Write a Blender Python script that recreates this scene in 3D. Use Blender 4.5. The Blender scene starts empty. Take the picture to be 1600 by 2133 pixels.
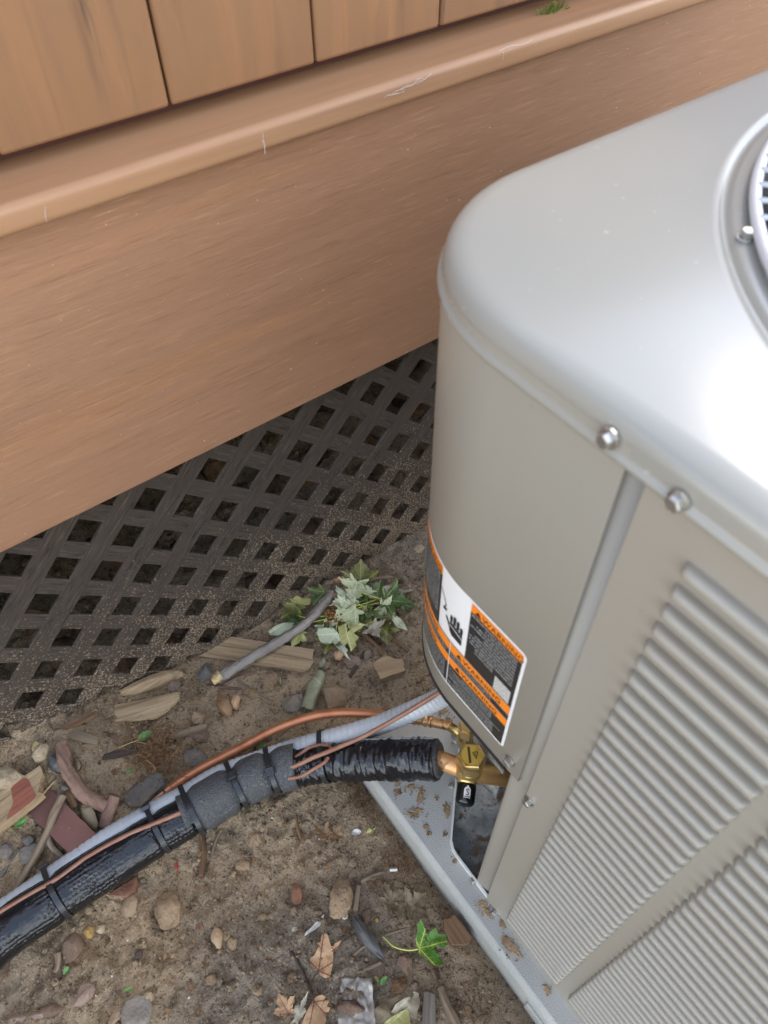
import bpy, bmesh, math, random
import numpy as np
from mathutils import Vector, Matrix, Quaternion
from mathutils import noise as mnoise

random.seed(7)
RNG = np.random.default_rng(11)
SC = bpy.context.scene
COL = SC.collection

# ------------------------------------------------------------------ camera
EYE_Z = 1.065
F_PX, CX, CY = 1588.04, 800.0, 1066.5            # focal length and centre for a 1600 x 2133 frame
RIGHT = Vector((0.80311881, -0.59572205, -0.01074324))
DOWN = Vector((-0.46568581, -0.61635955, -0.63500994))
FWD = Vector((0.37166773, 0.51499141, -0.77242925))
EYE = Vector((0, 0, EYE_Z))
cam_d = bpy.data.cameras.new('camera')
cam = bpy.data.objects.new('camera', cam_d)
COL.objects.link(cam)
cam_d.sensor_fit = 'VERTICAL'
cam_d.sensor_height = 36.0
cam_d.lens = 36.0 * F_PX / 2133.0
cam_d.clip_start = 0.02
cam_d.clip_end = 500
m3 = Matrix((RIGHT, -DOWN, -FWD)).transposed()
cam.matrix_world = Matrix.Translation(EYE) @ m3.to_4x4()
cam_d.dof.use_dof = True
cam_d.dof.focus_distance = 1.12
cam_d.dof.aperture_fstop = 9.0
SC.camera = cam

# ------------------------------------------------------------------ light
SUN_AZ = math.radians(77)        # from +Y towards +X
SUN_EL = math.radians(43)
w = bpy.data.worlds.new('World')
SC.world = w
w.use_nodes = True
nt = w.node_tree
nt.nodes.clear()
sky = nt.nodes.new('ShaderNodeTexSky')
sky.sky_type = 'NISHITA'
sky.sun_disc = False
sky.sun_elevation = SUN_EL
sky.sun_rotation = SUN_AZ
sky.dust_density = 0.45
sky.air_density = 1.0
sky.ozone_density = 1.0
hs = nt.nodes.new('ShaderNodeHueSaturation')
hs.inputs['Saturation'].default_value = 0.95
# a broken layer of thin cloud all round
tcw = nt.nodes.new('ShaderNodeTexCoord')
sepw = nt.nodes.new('ShaderNodeSeparateXYZ')
nt.links.new(tcw.outputs['Generated'], sepw.inputs[0])
hz_ = nt.nodes.new('ShaderNodeMath'); hz_.operation = 'ADD'; hz_.inputs[1].default_value = 0.35
nt.links.new(sepw.outputs['Z'], hz_.inputs[0])
hm_ = nt.nodes.new('ShaderNodeMath'); hm_.operation = 'MAXIMUM'; hm_.inputs[1].default_value = 0.3
nt.links.new(hz_.outputs[0], hm_.inputs[0])
dv_ = nt.nodes.new('ShaderNodeVectorMath'); dv_.operation = 'DIVIDE'
nt.links.new(tcw.outputs['Generated'], dv_.inputs[0])
nt.links.new(hm_.outputs[0], dv_.inputs[1])
cn_ = nt.nodes.new('ShaderNodeTexNoise')
cn_.inputs['Scale'].default_value = 1.5
cn_.inputs['Detail'].default_value = 6
nt.links.new(dv_.outputs[0], cn_.inputs['Vector'])
cm_ = nt.nodes.new('ShaderNodeMapRange')
cm_.inputs['From Min'].default_value = 0.32
cm_.inputs['From Max'].default_value = 0.62
cm_.inputs['To Max'].default_value = 0.85
nt.links.new(cn_.outputs['Fac'], cm_.inputs['Value'])
cx_ = nt.nodes.new('ShaderNodeMix'); cx_.data_type = 'RGBA'
cx_.inputs['B'].default_value = (9.0, 8.85, 8.6, 1)
# the low sky is white with haze, the upper sky clears
lo_ = nt.nodes.new('ShaderNodeMapRange')
lo_.inputs['From Min'].default_value = 0.75
lo_.inputs['From Max'].default_value = 0.15
lo_.inputs['To Min'].default_value = 0.25
nt.links.new(sepw.outputs['Z'], lo_.inputs['Value'])
cf_ = nt.nodes.new('ShaderNodeMath'); cf_.operation = 'MULTIPLY'
nt.links.new(cm_.outputs[0], cf_.inputs[0])
nt.links.new(lo_.outputs[0], cf_.inputs[1])
nt.links.new(cf_.outputs[0], cx_.inputs['Factor'])
bg = nt.nodes.new('ShaderNodeBackground')
bg.inputs['Strength'].default_value = 0.15
out = nt.nodes.new('ShaderNodeOutputWorld')
nt.links.new(sky.outputs[0], hs.inputs['Color'])
nt.links.new(hs.outputs[0], cx_.inputs['A'])
nt.links.new(cx_.outputs['Result'], bg.inputs['Color'])
nt.links.new(bg.outputs[0], out.inputs['Surface'])

sun_d = bpy.data.lights.new('sun', 'SUN')
sun_d.energy = 0.5
sun_d.angle = math.radians(14)
sun_d.color = (1.0, 0.95, 0.88)
sun = bpy.data.objects.new('sun', sun_d)
COL.objects.link(sun)
sd = Vector((math.sin(SUN_AZ) * math.cos(SUN_EL), math.cos(SUN_AZ) * math.cos(SUN_EL), math.sin(SUN_EL)))
sun.rotation_euler = sd.to_track_quat('Z', 'Y').to_euler()
sun.location = sd * 8

vs = SC.view_settings
vs.view_transform = 'Standard'
vs.look = 'None'
vs.gamma = 1
vs.exposure = 2.12
vs.use_curve_mapping = False


# ------------------------------------------------------------------ geometry helpers
def lin(r, g, b):
    f = lambda c: (c / 255 / 12.92) if c / 255 <= 0.04045 else ((c / 255 + 0.055) / 1.055) ** 2.4
    return (f(r), f(g), f(b))


def ray(px, py):
    return RIGHT * ((px - CX) / F_PX) + DOWN * ((py - CY) / F_PX) + FWD


def at(px, py, z):
    d = ray(px, py)
    return EYE + d * ((z - EYE_Z) / d.z)


def sm(a, b, x):
    t = np.clip((x - a) / (b - a), 0, 1)
    return t * t * (3 - 2 * t)


def hash2(ix, iy, seed):
    h = (ix.astype(np.int64) * 374761393 + iy.astype(np.int64) * 668265263 + seed * 1442695041) & 0xffffffff
    h = ((h ^ (h >> 13)) * 1274126177) & 0xffffffff
    return ((h ^ (h >> 16)) & 0xffff) / 65535.0


def vnoise(x, y, seed=0):
    ix, iy = np.floor(x), np.floor(y)
    fx, fy = x - ix, y - iy
    fx = fx * fx * (3 - 2 * fx)
    fy = fy * fy * (3 - 2 * fy)
    a, b = hash2(ix, iy, seed), hash2(ix + 1, iy, seed)
    c, d = hash2(ix, iy + 1, seed), hash2(ix + 1, iy + 1, seed)
    return (a * (1 - fx) + b * fx) * (1 - fy) + (c * (1 - fx) + d * fx) * fy - 0.5


def ground_base(x, y):
    """large shape of the soil: heaped against the lattice at the far left, sunk a little by the pad"""
    x = np.asarray(x, float)
    y = np.asarray(y, float)
    near = np.exp(-np.maximum(0, np.hypot(x, y - 0.4) - 1.2) ** 2 / 0.5)
    h = 0.075 * sm(0.22, -0.20, x) * sm(0.38, 0.66, y) * near
    h = h + 0.012 * (vnoise(x * 6 + 3, y * 6, 1)) * 1.2
    return h


def ground_h(x, y):
    h = ground_base(x, y)
    x = np.asarray(x, float)
    y = np.asarray(y, float)
    near = np.exp(-np.maximum(0, np.hypot(x, y - 0.4) - 1.0) ** 2 / 0.3)
    d = 0.009 * vnoise(x * 21, y * 21, 2)
    lump = np.abs(vnoise(x * 46, y * 46, 3)) * 2
    d = d + 0.006 * (0.5 - lump) + 0.0042 * vnoise(x * 90, y * 90, 4) + 0.0026 * vnoise(x * 190, y * 190, 5)
    # smoother trodden patches
    patch = sm(-0.1, 0.16, vnoise(x * 5.3 + 9, y * 5.3 + 2, 6))
    pad = sm(0.17, 0.215, x) * sm(0.40, 0.36, y) * sm(1.2, 1.1, x)
    return h + d * (0.45 + 0.9 * patch) * near - 0.02 * pad


def gh(x, y):
    return float(ground_h(np.array([x]), np.array([y]))[0])


def gb(x, y):
    return float(ground_base(np.array([x]), np.array([y]))[0])


def gpt(px, py, dz=0.0):
    """the point on the soil (plus dz) seen at a place of the frame"""
    z = 0.0
    for _ in range(4):
        p = at(px, py, z + dz)
        z = gb(p.x, p.y)
    return at(px, py, z + dz)


def link(name, me, mats=None, parent=None):
    o = bpy.data.objects.new(name, me)
    COL.objects.link(o)
    if mats is not None:
        for mm in (mats if isinstance(mats, (list, tuple)) else [mats]):
            me.materials.append(mm)
    if parent is not None:
        o.parent = parent
    return o


def mesh(name, verts, faces, smooth=False, uvs=None):
    me = bpy.data.meshes.new(name)
    me.from_pydata([tuple(v) for v in verts], [], [tuple(f) for f in faces])
    if uvs is not None:
        l = me.uv_layers.new(name='UVMap')
        vi = np.empty(len(me.loops), dtype=np.int32)
        me.loops.foreach_get('vertex_index', vi)
        u = np.asarray(uvs, dtype=np.float32)[vi]
        l.data.foreach_set('uv', u.ravel())
    if smooth:
        me.polygons.foreach_set('use_smooth', [True] * len(me.polygons))
    me.update()
    return me


def tag(o, label=None, cat=None, group=None, kind=None):
    if label: o['label'] = label
    if cat: o['category'] = cat
    if group: o['group'] = group
    if kind: o['kind'] = kind
    return o


def empty(name, loc=(0, 0, 0), label=None, cat=None, group=None):
    o = bpy.data.objects.new(name, None)
    o.empty_display_size = 0.02
    COL.objects.link(o)
    o.location = loc
    return tag(o, label, cat, group)


def catmull(pts, n):
    pts = [Vector(p) for p in pts]
    P = [pts[0] * 2 - pts[1]] + pts + [pts[-1] * 2 - pts[-2]]
    outp = []
    segs = len(pts) - 1
    for i in range(segs):
        p0, p1, p2, p3 = P[i:i + 4]
        for k in range(n):
            t = k / n
            outp.append(0.5 * ((2 * p1) + (p2 - p0) * t + (2 * p0 - 5 * p1 + 4 * p2 - p3) * t * t + (3 * p1 - p0 - 3 * p2 + p3) * t ** 3))
    outp.append(pts[-1].copy())
    return outp


def frames(pts):
    T = []
    for i in range(len(pts)):
        a = pts[max(0, i - 1)]
        b = pts[min(len(pts) - 1, i + 1)]
        T.append((b - a).normalized())
    up = Vector((0, 0, 1))
    if abs(T[0].dot(up)) > 0.95: up = Vector((1, 0, 0))
    N = [(up - T[0] * up.dot(T[0])).normalized()]
    for i in range(1, len(pts)):
        n = N[-1] - T[i] * N[-1].dot(T[i])
        N.append(n.normalized())
    return T, N, [t.cross(n) for t, n in zip(T, N)]


def tube_data(pts, rad, seg=12, caps=True, rf=None):
    """verts, faces, uvs (u metres along, v around 0..1 starting at the top)"""
    T, N, B = frames(pts)
    V, F, U = [], [], []
    u = 0
    for i, p in enumerate(pts):
        if i: u += (pts[i] - pts[i - 1]).length
        r = rad(i / (len(pts) - 1), u) if callable(rad) else (rad[i] if hasattr(rad, '__len__') else rad)
        for k in range(seg + 1):
            a = 2 * math.pi * k / seg
            rr = r + (rf(u, k % seg / seg) if rf else 0)
            V.append(p + (N[i] * math.cos(a) + B[i] * math.sin(a)) * rr)
            U.append((u, k / seg))
    s = seg + 1
    for i in range(len(pts) - 1):
        for k in range(seg):
            F.append((i * s + k, i * s + k + 1, (i + 1) * s + k + 1, (i + 1) * s + k))
    if caps:
        for i, flip in ((0, 0), (len(pts) - 1, 1)):
            b = len(V)
            V.append(pts[i].copy())
            U.append((U[i * s][0], 0.5))
            for k in range(seg):
                f = (b, i * s + k + 1, i * s + k) if not flip else (b, i * s + k, i * s + k + 1)
                F.append(f)
    return V, F, U


def join(parts):
    V, F, U = [], [], []
    for v, f, u in parts:
        b = len(V)
        V += list(v)
        F += [tuple(i + b for i in ff) for ff in f]
        U += list(u)
    return V, F, U


def tube(name, pts, rad, mat, parent=None, seg=12, n=6, caps=True, rf=None, smooth=True, curve=True):
    pp = catmull(pts, n) if curve and len(pts) > 2 else [Vector(p) for p in pts]
    o0 = pp[0].lerp(pp[-1], 0.5) if parent is None else Vector((0, 0, 0))
    V, F, U = tube_data([p - o0 for p in pp], rad, seg, caps, rf)
    o = link(name, mesh(name, V, F, smooth, U), mat, parent)
    o.location = o0
    return o


def box_data(lo, hi, bev=0.0):
    bm = bmesh.new()
    bmesh.ops.create_cube(bm, size=1)
    for v in bm.verts:
        v.co = Vector([(lo[i] + hi[i]) / 2 + v.co[i] * (hi[i] - lo[i]) for i in range(3)])
    if bev > 0:
        bmesh.ops.bevel(bm, geom=bm.edges[:], offset=bev, segments=3, profile=0.5, affect='EDGES')
    bm.verts.ensure_lookup_table()
    V = [v.co.copy() for v in bm.verts]
    F = [tuple(v.index for v in f.verts) for f in bm.faces]
    bm.free()
    return V, F


def box(name, lo, hi, mat, parent=None, bev=0.0):
    """origin in the middle of the box"""
    c = [(a + b) / 2 for a, b in zip(lo, hi)]
    V, F = box_data([a - q for a, q in zip(lo, c)], [b - q for b, q in zip(hi, c)], bev)
    o = link(name, mesh(name, V, F, False), mat, parent)
    o.location = c
    return o


def loft(rings, closed=True, cap0=False, cap1=False):
    n = len(rings[0])
    V = [v for r in rings for v in r]
    F = []
    for i in range(len(rings) - 1):
        for k in range(n if closed else n - 1):
            k2 = (k + 1) % n
            F.append((i * n + k, i * n + k2, (i + 1) * n + k2, (i + 1) * n + k))
    if cap0: F.append(tuple(reversed(range(n))))
    if cap1: F.append(tuple(range((len(rings) - 1) * n, len(rings) * n)))
    return V, F


# ------------------------------------------------------------------ materials
def mat(name, base, rough=0.6, metal=0.0, layers=(), bumps=(), spec=0.5, coat=0.0, coat_rough=0.1, rough_var=0.0,
        island=0.0, coords='Object', sheen=0.0, trans=0.0, obj_var=0.0):
    """layers: (scale, stretch xyz, colour, lo, hi, detail[, distortion]) noise masks painted one over the other
    bumps: (scale, stretch, strength, distance, detail)"""
    m = bpy.data.materials.new(name)
    m.use_nodes = True
    N, L = m.node_tree.nodes, m.node_tree.links
    N.clear()
    o = N.new('ShaderNodeOutputMaterial')
    b = N.new('ShaderNodeBsdfPrincipled')
    L.new(b.outputs[0], o.inputs[0])
    tc = N.new('ShaderNodeTexCoord')
    oi = N.new('ShaderNodeObjectInfo')
    rw = N.new('ShaderNodeMath')
    rw.operation = 'MULTIPLY'
    rw.inputs[1].default_value = 37.0
    L.new(oi.outputs['Random'], rw.inputs[0])

    def noise(scale, stretch, detail, dist=0.0, rgh=0.6):
        mp = N.new('ShaderNodeMapping')
        mp.inputs['Scale'].default_value = stretch
        L.new(tc.outputs[coords], mp.inputs[0])
        n = N.new('ShaderNodeTexNoise')
        n.noise_dimensions = '4D'
        n.inputs['Scale'].default_value = scale
        n.inputs['Detail'].default_value = detail
        n.inputs['Roughness'].default_value = rgh
        n.inputs['Distortion'].default_value = dist
        L.new(mp.outputs[0], n.inputs['Vector'])
        L.new(rw.outputs[0], n.inputs['W'])
        return n.outputs['Fac']

    col = N.new('ShaderNodeRGB')
    col.outputs[0].default_value = (*base, 1)
    cur = col.outputs[0]
    for ly in layers:
        scale, stretch, c2, lo, hi, det = ly[:6]
        f = noise(scale, stretch, det, ly[6] if len(ly) > 6 else 0.0)
        mr = N.new('ShaderNodeMapRange')
        mr.inputs['From Min'].default_value = lo
        mr.inputs['From Max'].default_value = hi
        if len(ly) > 7: mr.inputs['To Max'].default_value = ly[7]
        L.new(f, mr.inputs['Value'])
        mx = N.new('ShaderNodeMix')
        mx.data_type = 'RGBA'
        L.new(mr.outputs[0], mx.inputs['Factor'])
        L.new(cur, mx.inputs['A'])
        mx.inputs['B'].default_value = (*c2, 1)
        cur = mx.outputs['Result']
    if island > 0 or obj_var > 0:
        hsn = N.new('ShaderNodeHueSaturation')
        mr = N.new('ShaderNodeMapRange')
        amt = island or obj_var
        mr.inputs['To Min'].default_value = 1 - amt
        mr.inputs['To Max'].default_value = 1 + amt
        if island > 0:
            g = N.new('ShaderNodeNewGeometry')
            L.new(g.outputs['Random Per Island'], mr.inputs['Value'])
        else:
            L.new(oi.outputs['Random'], mr.inputs['Value'])
        L.new(mr.outputs[0], hsn.inputs['Value'])
        L.new(cur, hsn.inputs['Color'])
        cur = hsn.outputs[0]
    L.new(cur, b.inputs['Base Color'])
    b.inputs['Roughness'].default_value = rough
    b.inputs['Metallic'].default_value = metal
    b.inputs['Specular IOR Level'].default_value = spec
    b.inputs['Coat Weight'].default_value = coat
    b.inputs['Coat Roughness'].default_value = coat_rough
    b.inputs['Transmission Weight'].default_value = trans
    if rough_var:
        f = noise(40, (1, 1, 1), 3)
        mr = N.new('ShaderNodeMapRange')
        mr.inputs['To Min'].default_value = rough - rough_var
        mr.inputs['To Max'].default_value = rough + rough_var
        L.new(f, mr.inputs['Value'])
        L.new(mr.outputs[0], b.inputs['Roughness'])
    prev = None
    for scale, stretch, st, dist, det in bumps:
        f = noise(scale, stretch, det)
        bn = N.new('ShaderNodeBump')
        bn.inputs['Strength'].default_value = st
        bn.inputs['Distance'].default_value = dist
        L.new(f, bn.inputs['Height'])
        if prev: L.new(prev, bn.inputs['Normal'])
        prev = bn.outputs[0]
    if prev: L.new(prev, b.inputs['Normal'])
    m['bsdf'] = 1
    m.use_fake_user = False
    return m


I3 = (1, 1, 1)
M = {}
# composite boards (grain along local x)
M['fascia'] = mat('composite_fascia', lin(149, 110, 82), 0.5, 0, [
    (5, (0.35, 3, 3), lin(126, 88, 60), 0.42, 0.75, 5, 0.6, 0.5), (7, (0.25, 4, 4), lin(172, 121, 74), 0.54, 0.8, 4, 0.5, 0.5),
    (26, (0.10, 4, 4), lin(128, 90, 62), 0.48, 0.72, 4, 0, 0.25), (420, (0.06, 1, 1), lin(184, 138, 100), 0.56, 0.70, 3, 0, 0.4), (380, (0.06, 1, 1), lin(112, 78, 54), 0.56, 0.70, 3, 0, 0.4),
    (260, I3, lin(205, 180, 150), 0.76, 0.79, 1, 0, 0.8)],
    [(420, (0.10, 1, 1), 0.30, 0.0012, 3), (130, I3, 0.06, 0.002, 3)], 0.65)
M['plank'] = mat('composite_plank', lin(129, 92, 60), 0.6, 0, [
    (26, (1, 2, 0.10), lin(150, 105, 66), 0.5, 0.75, 5, 0.8, 0.8), (38, (1, 2, 0.08), lin(96, 68, 47), 0.52, 0.72, 5, 0.9, 0.7),
    (60, (1, 2, 0.05), lin(56, 46, 38), 0.62, 0.71, 5, 0.5, 0.85), (30, (1, 2, 0.07), lin(176, 116, 58), 0.61, 0.72, 3, 0.4, 0.7),
    (140, (1, 2, 0.06), lin(128, 90, 60), 0.5, 0.7, 3, 0, 0.5)],
    [(300, (1, 1, 0.1), 0.22, 0.001, 3)], 0.45, obj_var=0.07)
M['ledge'] = mat('composite_ledge', lin(158, 119, 86), 0.46, 0, [
    (8, (0.25, 4, 4), lin(168, 120, 82), 0.5, 0.75, 4, 0.4, 0.7), (10, (0.2, 6, 5), lin(126, 90, 66), 0.55, 0.75, 4, 0.3, 0.55),
    (90, (0.06, 1, 1), lin(140, 98, 66), 0.5, 0.75, 3, 0, 0.4)], [(300, (0.1, 1, 1), 0.1, 0.0008, 2)], 0.5)
M['joint'] = mat('dark_joint', lin(70, 36, 24), 0.9)
M['lattice'] = mat('lattice_plastic', lin(66, 57, 50), 0.75, 0, [
    (330, (0.08, 1, 1), lin(92, 82, 73), 0.54, 0.64, 3, 1.0, 0.5), (300, (0.10, 1, 1), lin(36, 31, 28), 0.55, 0.65, 3, 1.0, 0.7)],
    [(300, (0.08, 1, 1), 0.8, 0.002, 3)], 0.25)
M['lattice_far'] = M['lattice']
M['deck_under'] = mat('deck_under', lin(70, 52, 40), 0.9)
# soil
SOIL_L = [(3.2, I3, lin(146, 131, 112), 0.42, 0.62, 6, 0.4), (4.5, I3, lin(100, 78, 56), 0.52, 0.68, 6, 0.5, 0.8), (11, I3, lin(148, 128, 100), 0.54, 0.72, 6, 0.2, 0.7),
          (45, I3, lin(84, 67, 50), 0.54, 0.66, 6, 0.3, 0.75), (150, I3, lin(166, 146, 116), 0.55, 0.68, 4, 0, 0.75), (210, I3, lin(58, 46, 36), 0.56, 0.66, 4, 0, 0.8), (300, I3, lin(196, 176, 144), 0.60, 0.66, 2, 0, 0.6), (340, I3, lin(60, 48, 37), 0.60, 0.66, 2, 0, 0.75), (420, I3, lin(214, 200, 172), 0.71, 0.735, 1, 0, 0.9)]
M['soil'] = mat('soil', lin(184, 158, 124), 0.93, 0, SOIL_L,
                [(48, I3, 0.9, 0.016, 8), (190, I3, 1.0, 0.008, 6), (430, I3, 0.9, 0.003, 3)], 0.12)
M['crumb'] = mat('soil_crumb', lin(154, 131, 103), 0.95, 0, [(4, I3, lin(86, 68, 50), 0.45, 0.65, 4), (300, I3, lin(140, 122, 96), 0.55, 0.7, 3)],
                 [(500, I3, 0.6, 0.002, 3)], 0.15, island=0.22)
M['fibre'] = mat('root_fibre', lin(132, 100, 68), 0.85, 0, [(5, I3, lin(98, 66, 42), 0.45, 0.6, 2)], (), 0.3, island=0.4)
M['litter'] = mat('leaf_litter', lin(124, 96, 66), 0.85, 0, [(60, I3, lin(84, 60, 40), 0.45, 0.65, 3)], (), 0.3, island=0.45)
# stones
def stone_mat(nm, c, c2, c3):
    return mat(nm, c, 0.85, 0, [(30, I3, c2, 0.45, 0.65, 5, 0.4, 0.8), (120, I3, c3, 0.58, 0.72, 5, 0, 0.7), (400, I3, c2, 0.62, 0.7, 2, 0, 0.6), (18, I3, lin(140, 119, 94), 0.50, 0.66, 5, 0, 0.65)],
               [(50, I3, 0.8, 0.008, 7), (240, I3, 0.7, 0.004, 5)], 0.25)
M['st_tan'] = stone_mat('stone_tan', lin(150, 126, 98), lin(122, 98, 74), lin(172, 152, 122))
M['st_grey'] = stone_mat('stone_grey', lin(134, 125, 113), lin(96, 89, 82), lin(142, 134, 124))
M['st_slate'] = stone_mat('stone_slate', lin(104, 98, 90), lin(80, 75, 69), lin(136, 128, 118))
M['st_pale'] = stone_mat('stone_pale', lin(178, 158, 128), lin(150, 126, 98), lin(196, 180, 150))
M['st_yel'] = stone_mat('stone_yellow', lin(164, 132, 78), lin(130, 102, 60), lin(186, 160, 104))
M['st_brown'] = stone_mat('stone_brown', lin(118, 96, 78), lin(94, 74, 60), lin(140, 118, 96))
M['st_pink'] = stone_mat('stone_pink', lin(144, 122, 106), lin(120, 100, 86), lin(162, 142, 124))
# wood
def wood_mat(nm, c, dark, light, fine=220):
    return mat(nm, c, 0.85, 0, [(20, (0.25, 3, 3), dark, 0.48, 0.7, 5, 0.5, 0.7), (fine, (0.04, 1, 1), dark, 0.5, 0.66, 4, 0.2, 0.75), (fine * 0.6, (0.05, 1, 1), light, 0.56, 0.72, 4, 0.2, 0.6), (240, I3, lin(104, 86, 66), 0.66, 0.72, 2, 0, 0.6)],
               [(fine, (0.05, 1, 1), 0.6, 0.0025, 4), (90, I3, 0.2, 0.002, 4)], 0.3)
M['w_board'] = wood_mat('weathered_board', lin(164, 139, 106), lin(108, 86, 62), lin(188, 166, 130))
M['w_brown'] = wood_mat('brown_wood', lin(118, 90, 64), lin(80, 58, 40), lin(150, 120, 88))
M['w_grey'] = wood_mat('grey_wood', lin(118, 108, 96), lin(78, 70, 62), lin(150, 140, 126))
M['w_bark'] = wood_mat('bark', lin(146, 136, 124), lin(86, 76, 67), lin(182, 174, 162), 160)
M['w_red'] = wood_mat('reddish_bark', lin(130, 102, 86), lin(88, 64, 54), lin(164, 134, 114), 160)
M['w_pale'] = wood_mat('split_wood', lin(206, 180, 130), lin(160, 130, 88), lin(222, 204, 160))
M['w_dark'] = wood_mat('dark_root', lin(74, 60, 52), lin(48, 38, 33), lin(104, 86, 74))
M['w_twig'] = wood_mat('pale_twig', lin(132, 114, 92), lin(92, 76, 60), lin(160, 144, 120))
M['paint_red'] = wood_mat('red_paint_worn', lin(146, 88, 68), lin(116, 70, 54), lin(168, 128, 96))
M['tile'] = mat('reddish_plank', lin(120, 84, 74), 0.8, 0, [(14, I3, lin(104, 72, 62), 0.45, 0.65, 5), (26, I3, lin(156, 132, 118), 0.6, 0.78, 6, 0.4, 0.6), (200, I3, lin(160, 140, 124), 0.68, 0.76, 2, 0, 0.6)], [(160, I3, 0.3, 0.0015, 4)], 0.3)
M['brick'] = mat('brick_red', lin(134, 98, 76), 0.92, 0, [(50, I3, lin(108, 70, 54), 0.45, 0.65, 5), (160, I3, lin(104, 86, 66), 0.58, 0.7, 4)], [(200, I3, 0.6, 0.003, 4)], 0.2)
# metals and plastics
M['paint'] = mat('taupe_paint', lin(149, 141, 128), 0.34, 0.0, [(2.2, I3, lin(150, 146, 134), 0.4, 0.7, 3), (16, (1, 1, 0.12), lin(156, 152, 140), 0.5, 0.8, 4, 0, 0.45), (420, I3, lin(96, 80, 62), 0.765, 0.78, 1, 0, 0.6)],
                 [(900, I3, 0.05, 0.0006, 2)], 0.5)
M['paint_top'] = mat('taupe_lid_paint', lin(130, 130, 125), 0.20, 0.0, [(2.2, I3, lin(150, 144, 130), 0.4, 0.7, 2), (180, I3, lin(176, 172, 162), 0.70, 0.73, 2, 0, 0.5)],
                     [(900, I3, 0.05, 0.0006, 2)], 0.5)
M['post'] = mat('post_paint', lin(137, 130, 118), 0.4, 0.0, [(300, I3, lin(96, 80, 62), 0.72, 0.75, 2, 0, 0.6)], (), 0.5)
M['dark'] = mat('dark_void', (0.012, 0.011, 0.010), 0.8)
M['coil'] = mat('coil_fins', lin(40, 42, 44), 0.6, 0.5, (), [(700, (1, 1, 0.02), 0.5, 0.002, 2)])
M['zinc'] = mat('zinc_screw', lin(182, 180, 174), 0.42, 1.0, [(300, I3, lin(120, 108, 92), 0.6, 0.7, 3, 0, 0.6)])
M['gap'] = mat('gap_shadow_line', lin(84, 70, 62), 0.8)
M['galv'] = mat('galvanised_floor', lin(186, 186, 178), 0.5, 0.1, [(24, I3, lin(120, 124, 120), 0.45, 0.6, 4), (46, I3, lin(112, 92, 68), 0.50, 0.62, 6, 0.6), (200, I3, lin(72, 58, 44), 0.60, 0.66, 4, 0, 0.9)], [(260, I3, 0.3, 0.002, 3)])
M['rim'] = mat('rim_steel', lin(212, 212, 206), 0.45, 0.1, [(300, I3, lin(104, 86, 66), 0.70, 0.73, 2, 0, 0.7)])
M['pad'] = mat('pad_plastic', lin(166, 164, 156), 0.46, 0, [(5, I3, lin(154, 153, 146), 0.45, 0.6, 3), (90, I3, lin(112, 96, 76), 0.735, 0.76, 5, 0, 0.8), (330, I3, lin(70, 60, 50), 0.745, 0.76, 2, 0, 0.9), (7, I3, lin(136, 130, 120), 0.55, 0.75, 5, 0, 0.5)],
               [(520, I3, 0.55, 0.0016, 2), (60, I3, 0.04, 0.002, 2)], 0.5)
M['dirt'] = mat('dried_mud', lin(156, 133, 105), 0.95, 0, [(90, I3, lin(84, 66, 48), 0.48, 0.65, 5), (300, I3, lin(146, 124, 96), 0.58, 0.7, 3)], [(260, I3, 0.8, 0.003, 4)], 0.2)
M['copper'] = mat('copper', lin(206, 138, 98), 0.5, 0.6, [(40, (1, 1, 1), lin(170, 96, 60), 0.5, 0.7, 4, 0, 0.7), (300, I3, lin(120, 70, 46), 0.66, 0.74, 3, 0, 0.7)], [(200, I3, 0.06, 0.001, 3)])
M['copper_dk'] = mat('heated_copper', lin(214, 164, 112), 0.45, 0.55, [(70, I3, lin(84, 44, 34), 0.48, 0.62, 4, 0.6, 0.85), (50, I3, lin(206, 170, 104), 0.55, 0.7, 4, 0, 0.8), (240, I3, lin(60, 44, 36), 0.64, 0.7, 3)], [(160, I3, 0.2, 0.002, 4)])
M['warm_brass'] = mat('warm_brass', lin(222, 176, 112), 0.42, 0.5, [(50, I3, lin(206, 140, 86), 0.45, 0.65, 3, 0.4, 0.7), (200, I3, lin(120, 84, 56), 0.64, 0.72, 3, 0, 0.6)], [(160, I3, 0.1, 0.001, 3)])
M['brass'] = mat('brass', lin(226, 196, 130), 0.40, 0.9, [(60, I3, lin(160, 116, 52), 0.5, 0.68, 4, 0.4, 0.8), (300, I3, lin(70, 52, 36), 0.66, 0.72, 3, 0, 0.8)], [(120, I3, 0.12, 0.001, 4)])
M['conduit'] = mat('grey_conduit', lin(180, 182, 182), 0.24, 0, [(9, I3, lin(160, 163, 164), 0.4, 0.6, 3), (220, I3, lin(96, 82, 66), 0.72, 0.75, 2, 0, 0.7)], (), 0.5)
M['black_foil'] = mat('black_sleeve', (0.010, 0.010, 0.011), 0.22, 0, [(160, I3, lin(104, 88, 68), 0.74, 0.77, 3, 0, 0.8)], [(70, I3, 0.5, 0.005, 4)], 0.5)
M['foam'] = mat('foam_tape', (0.066, 0.067, 0.066), 0.46, 0, [(340, I3, (0.19, 0.19, 0.185), 0.55, 0.7, 2, 0, 0.7), (300, I3, (0.03, 0.03, 0.03), 0.56, 0.68, 2, 0, 0.7)], [(480, I3, 0.9, 0.003, 3)], 0.5)
M['tie'] = mat('tie_nylon', (0.026, 0.026, 0.026), 0.26, 0, [(300, I3, lin(104, 88, 68), 0.74, 0.77, 2, 0, 0.6)])
M['wire'] = mat('brown_cable', lin(142, 100, 78), 0.42, 0, [(60, I3, lin(132, 84, 60), 0.45, 0.65, 3)])
M['seal'] = mat('black_edge', (0.015, 0.015, 0.016), 0.5)
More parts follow.
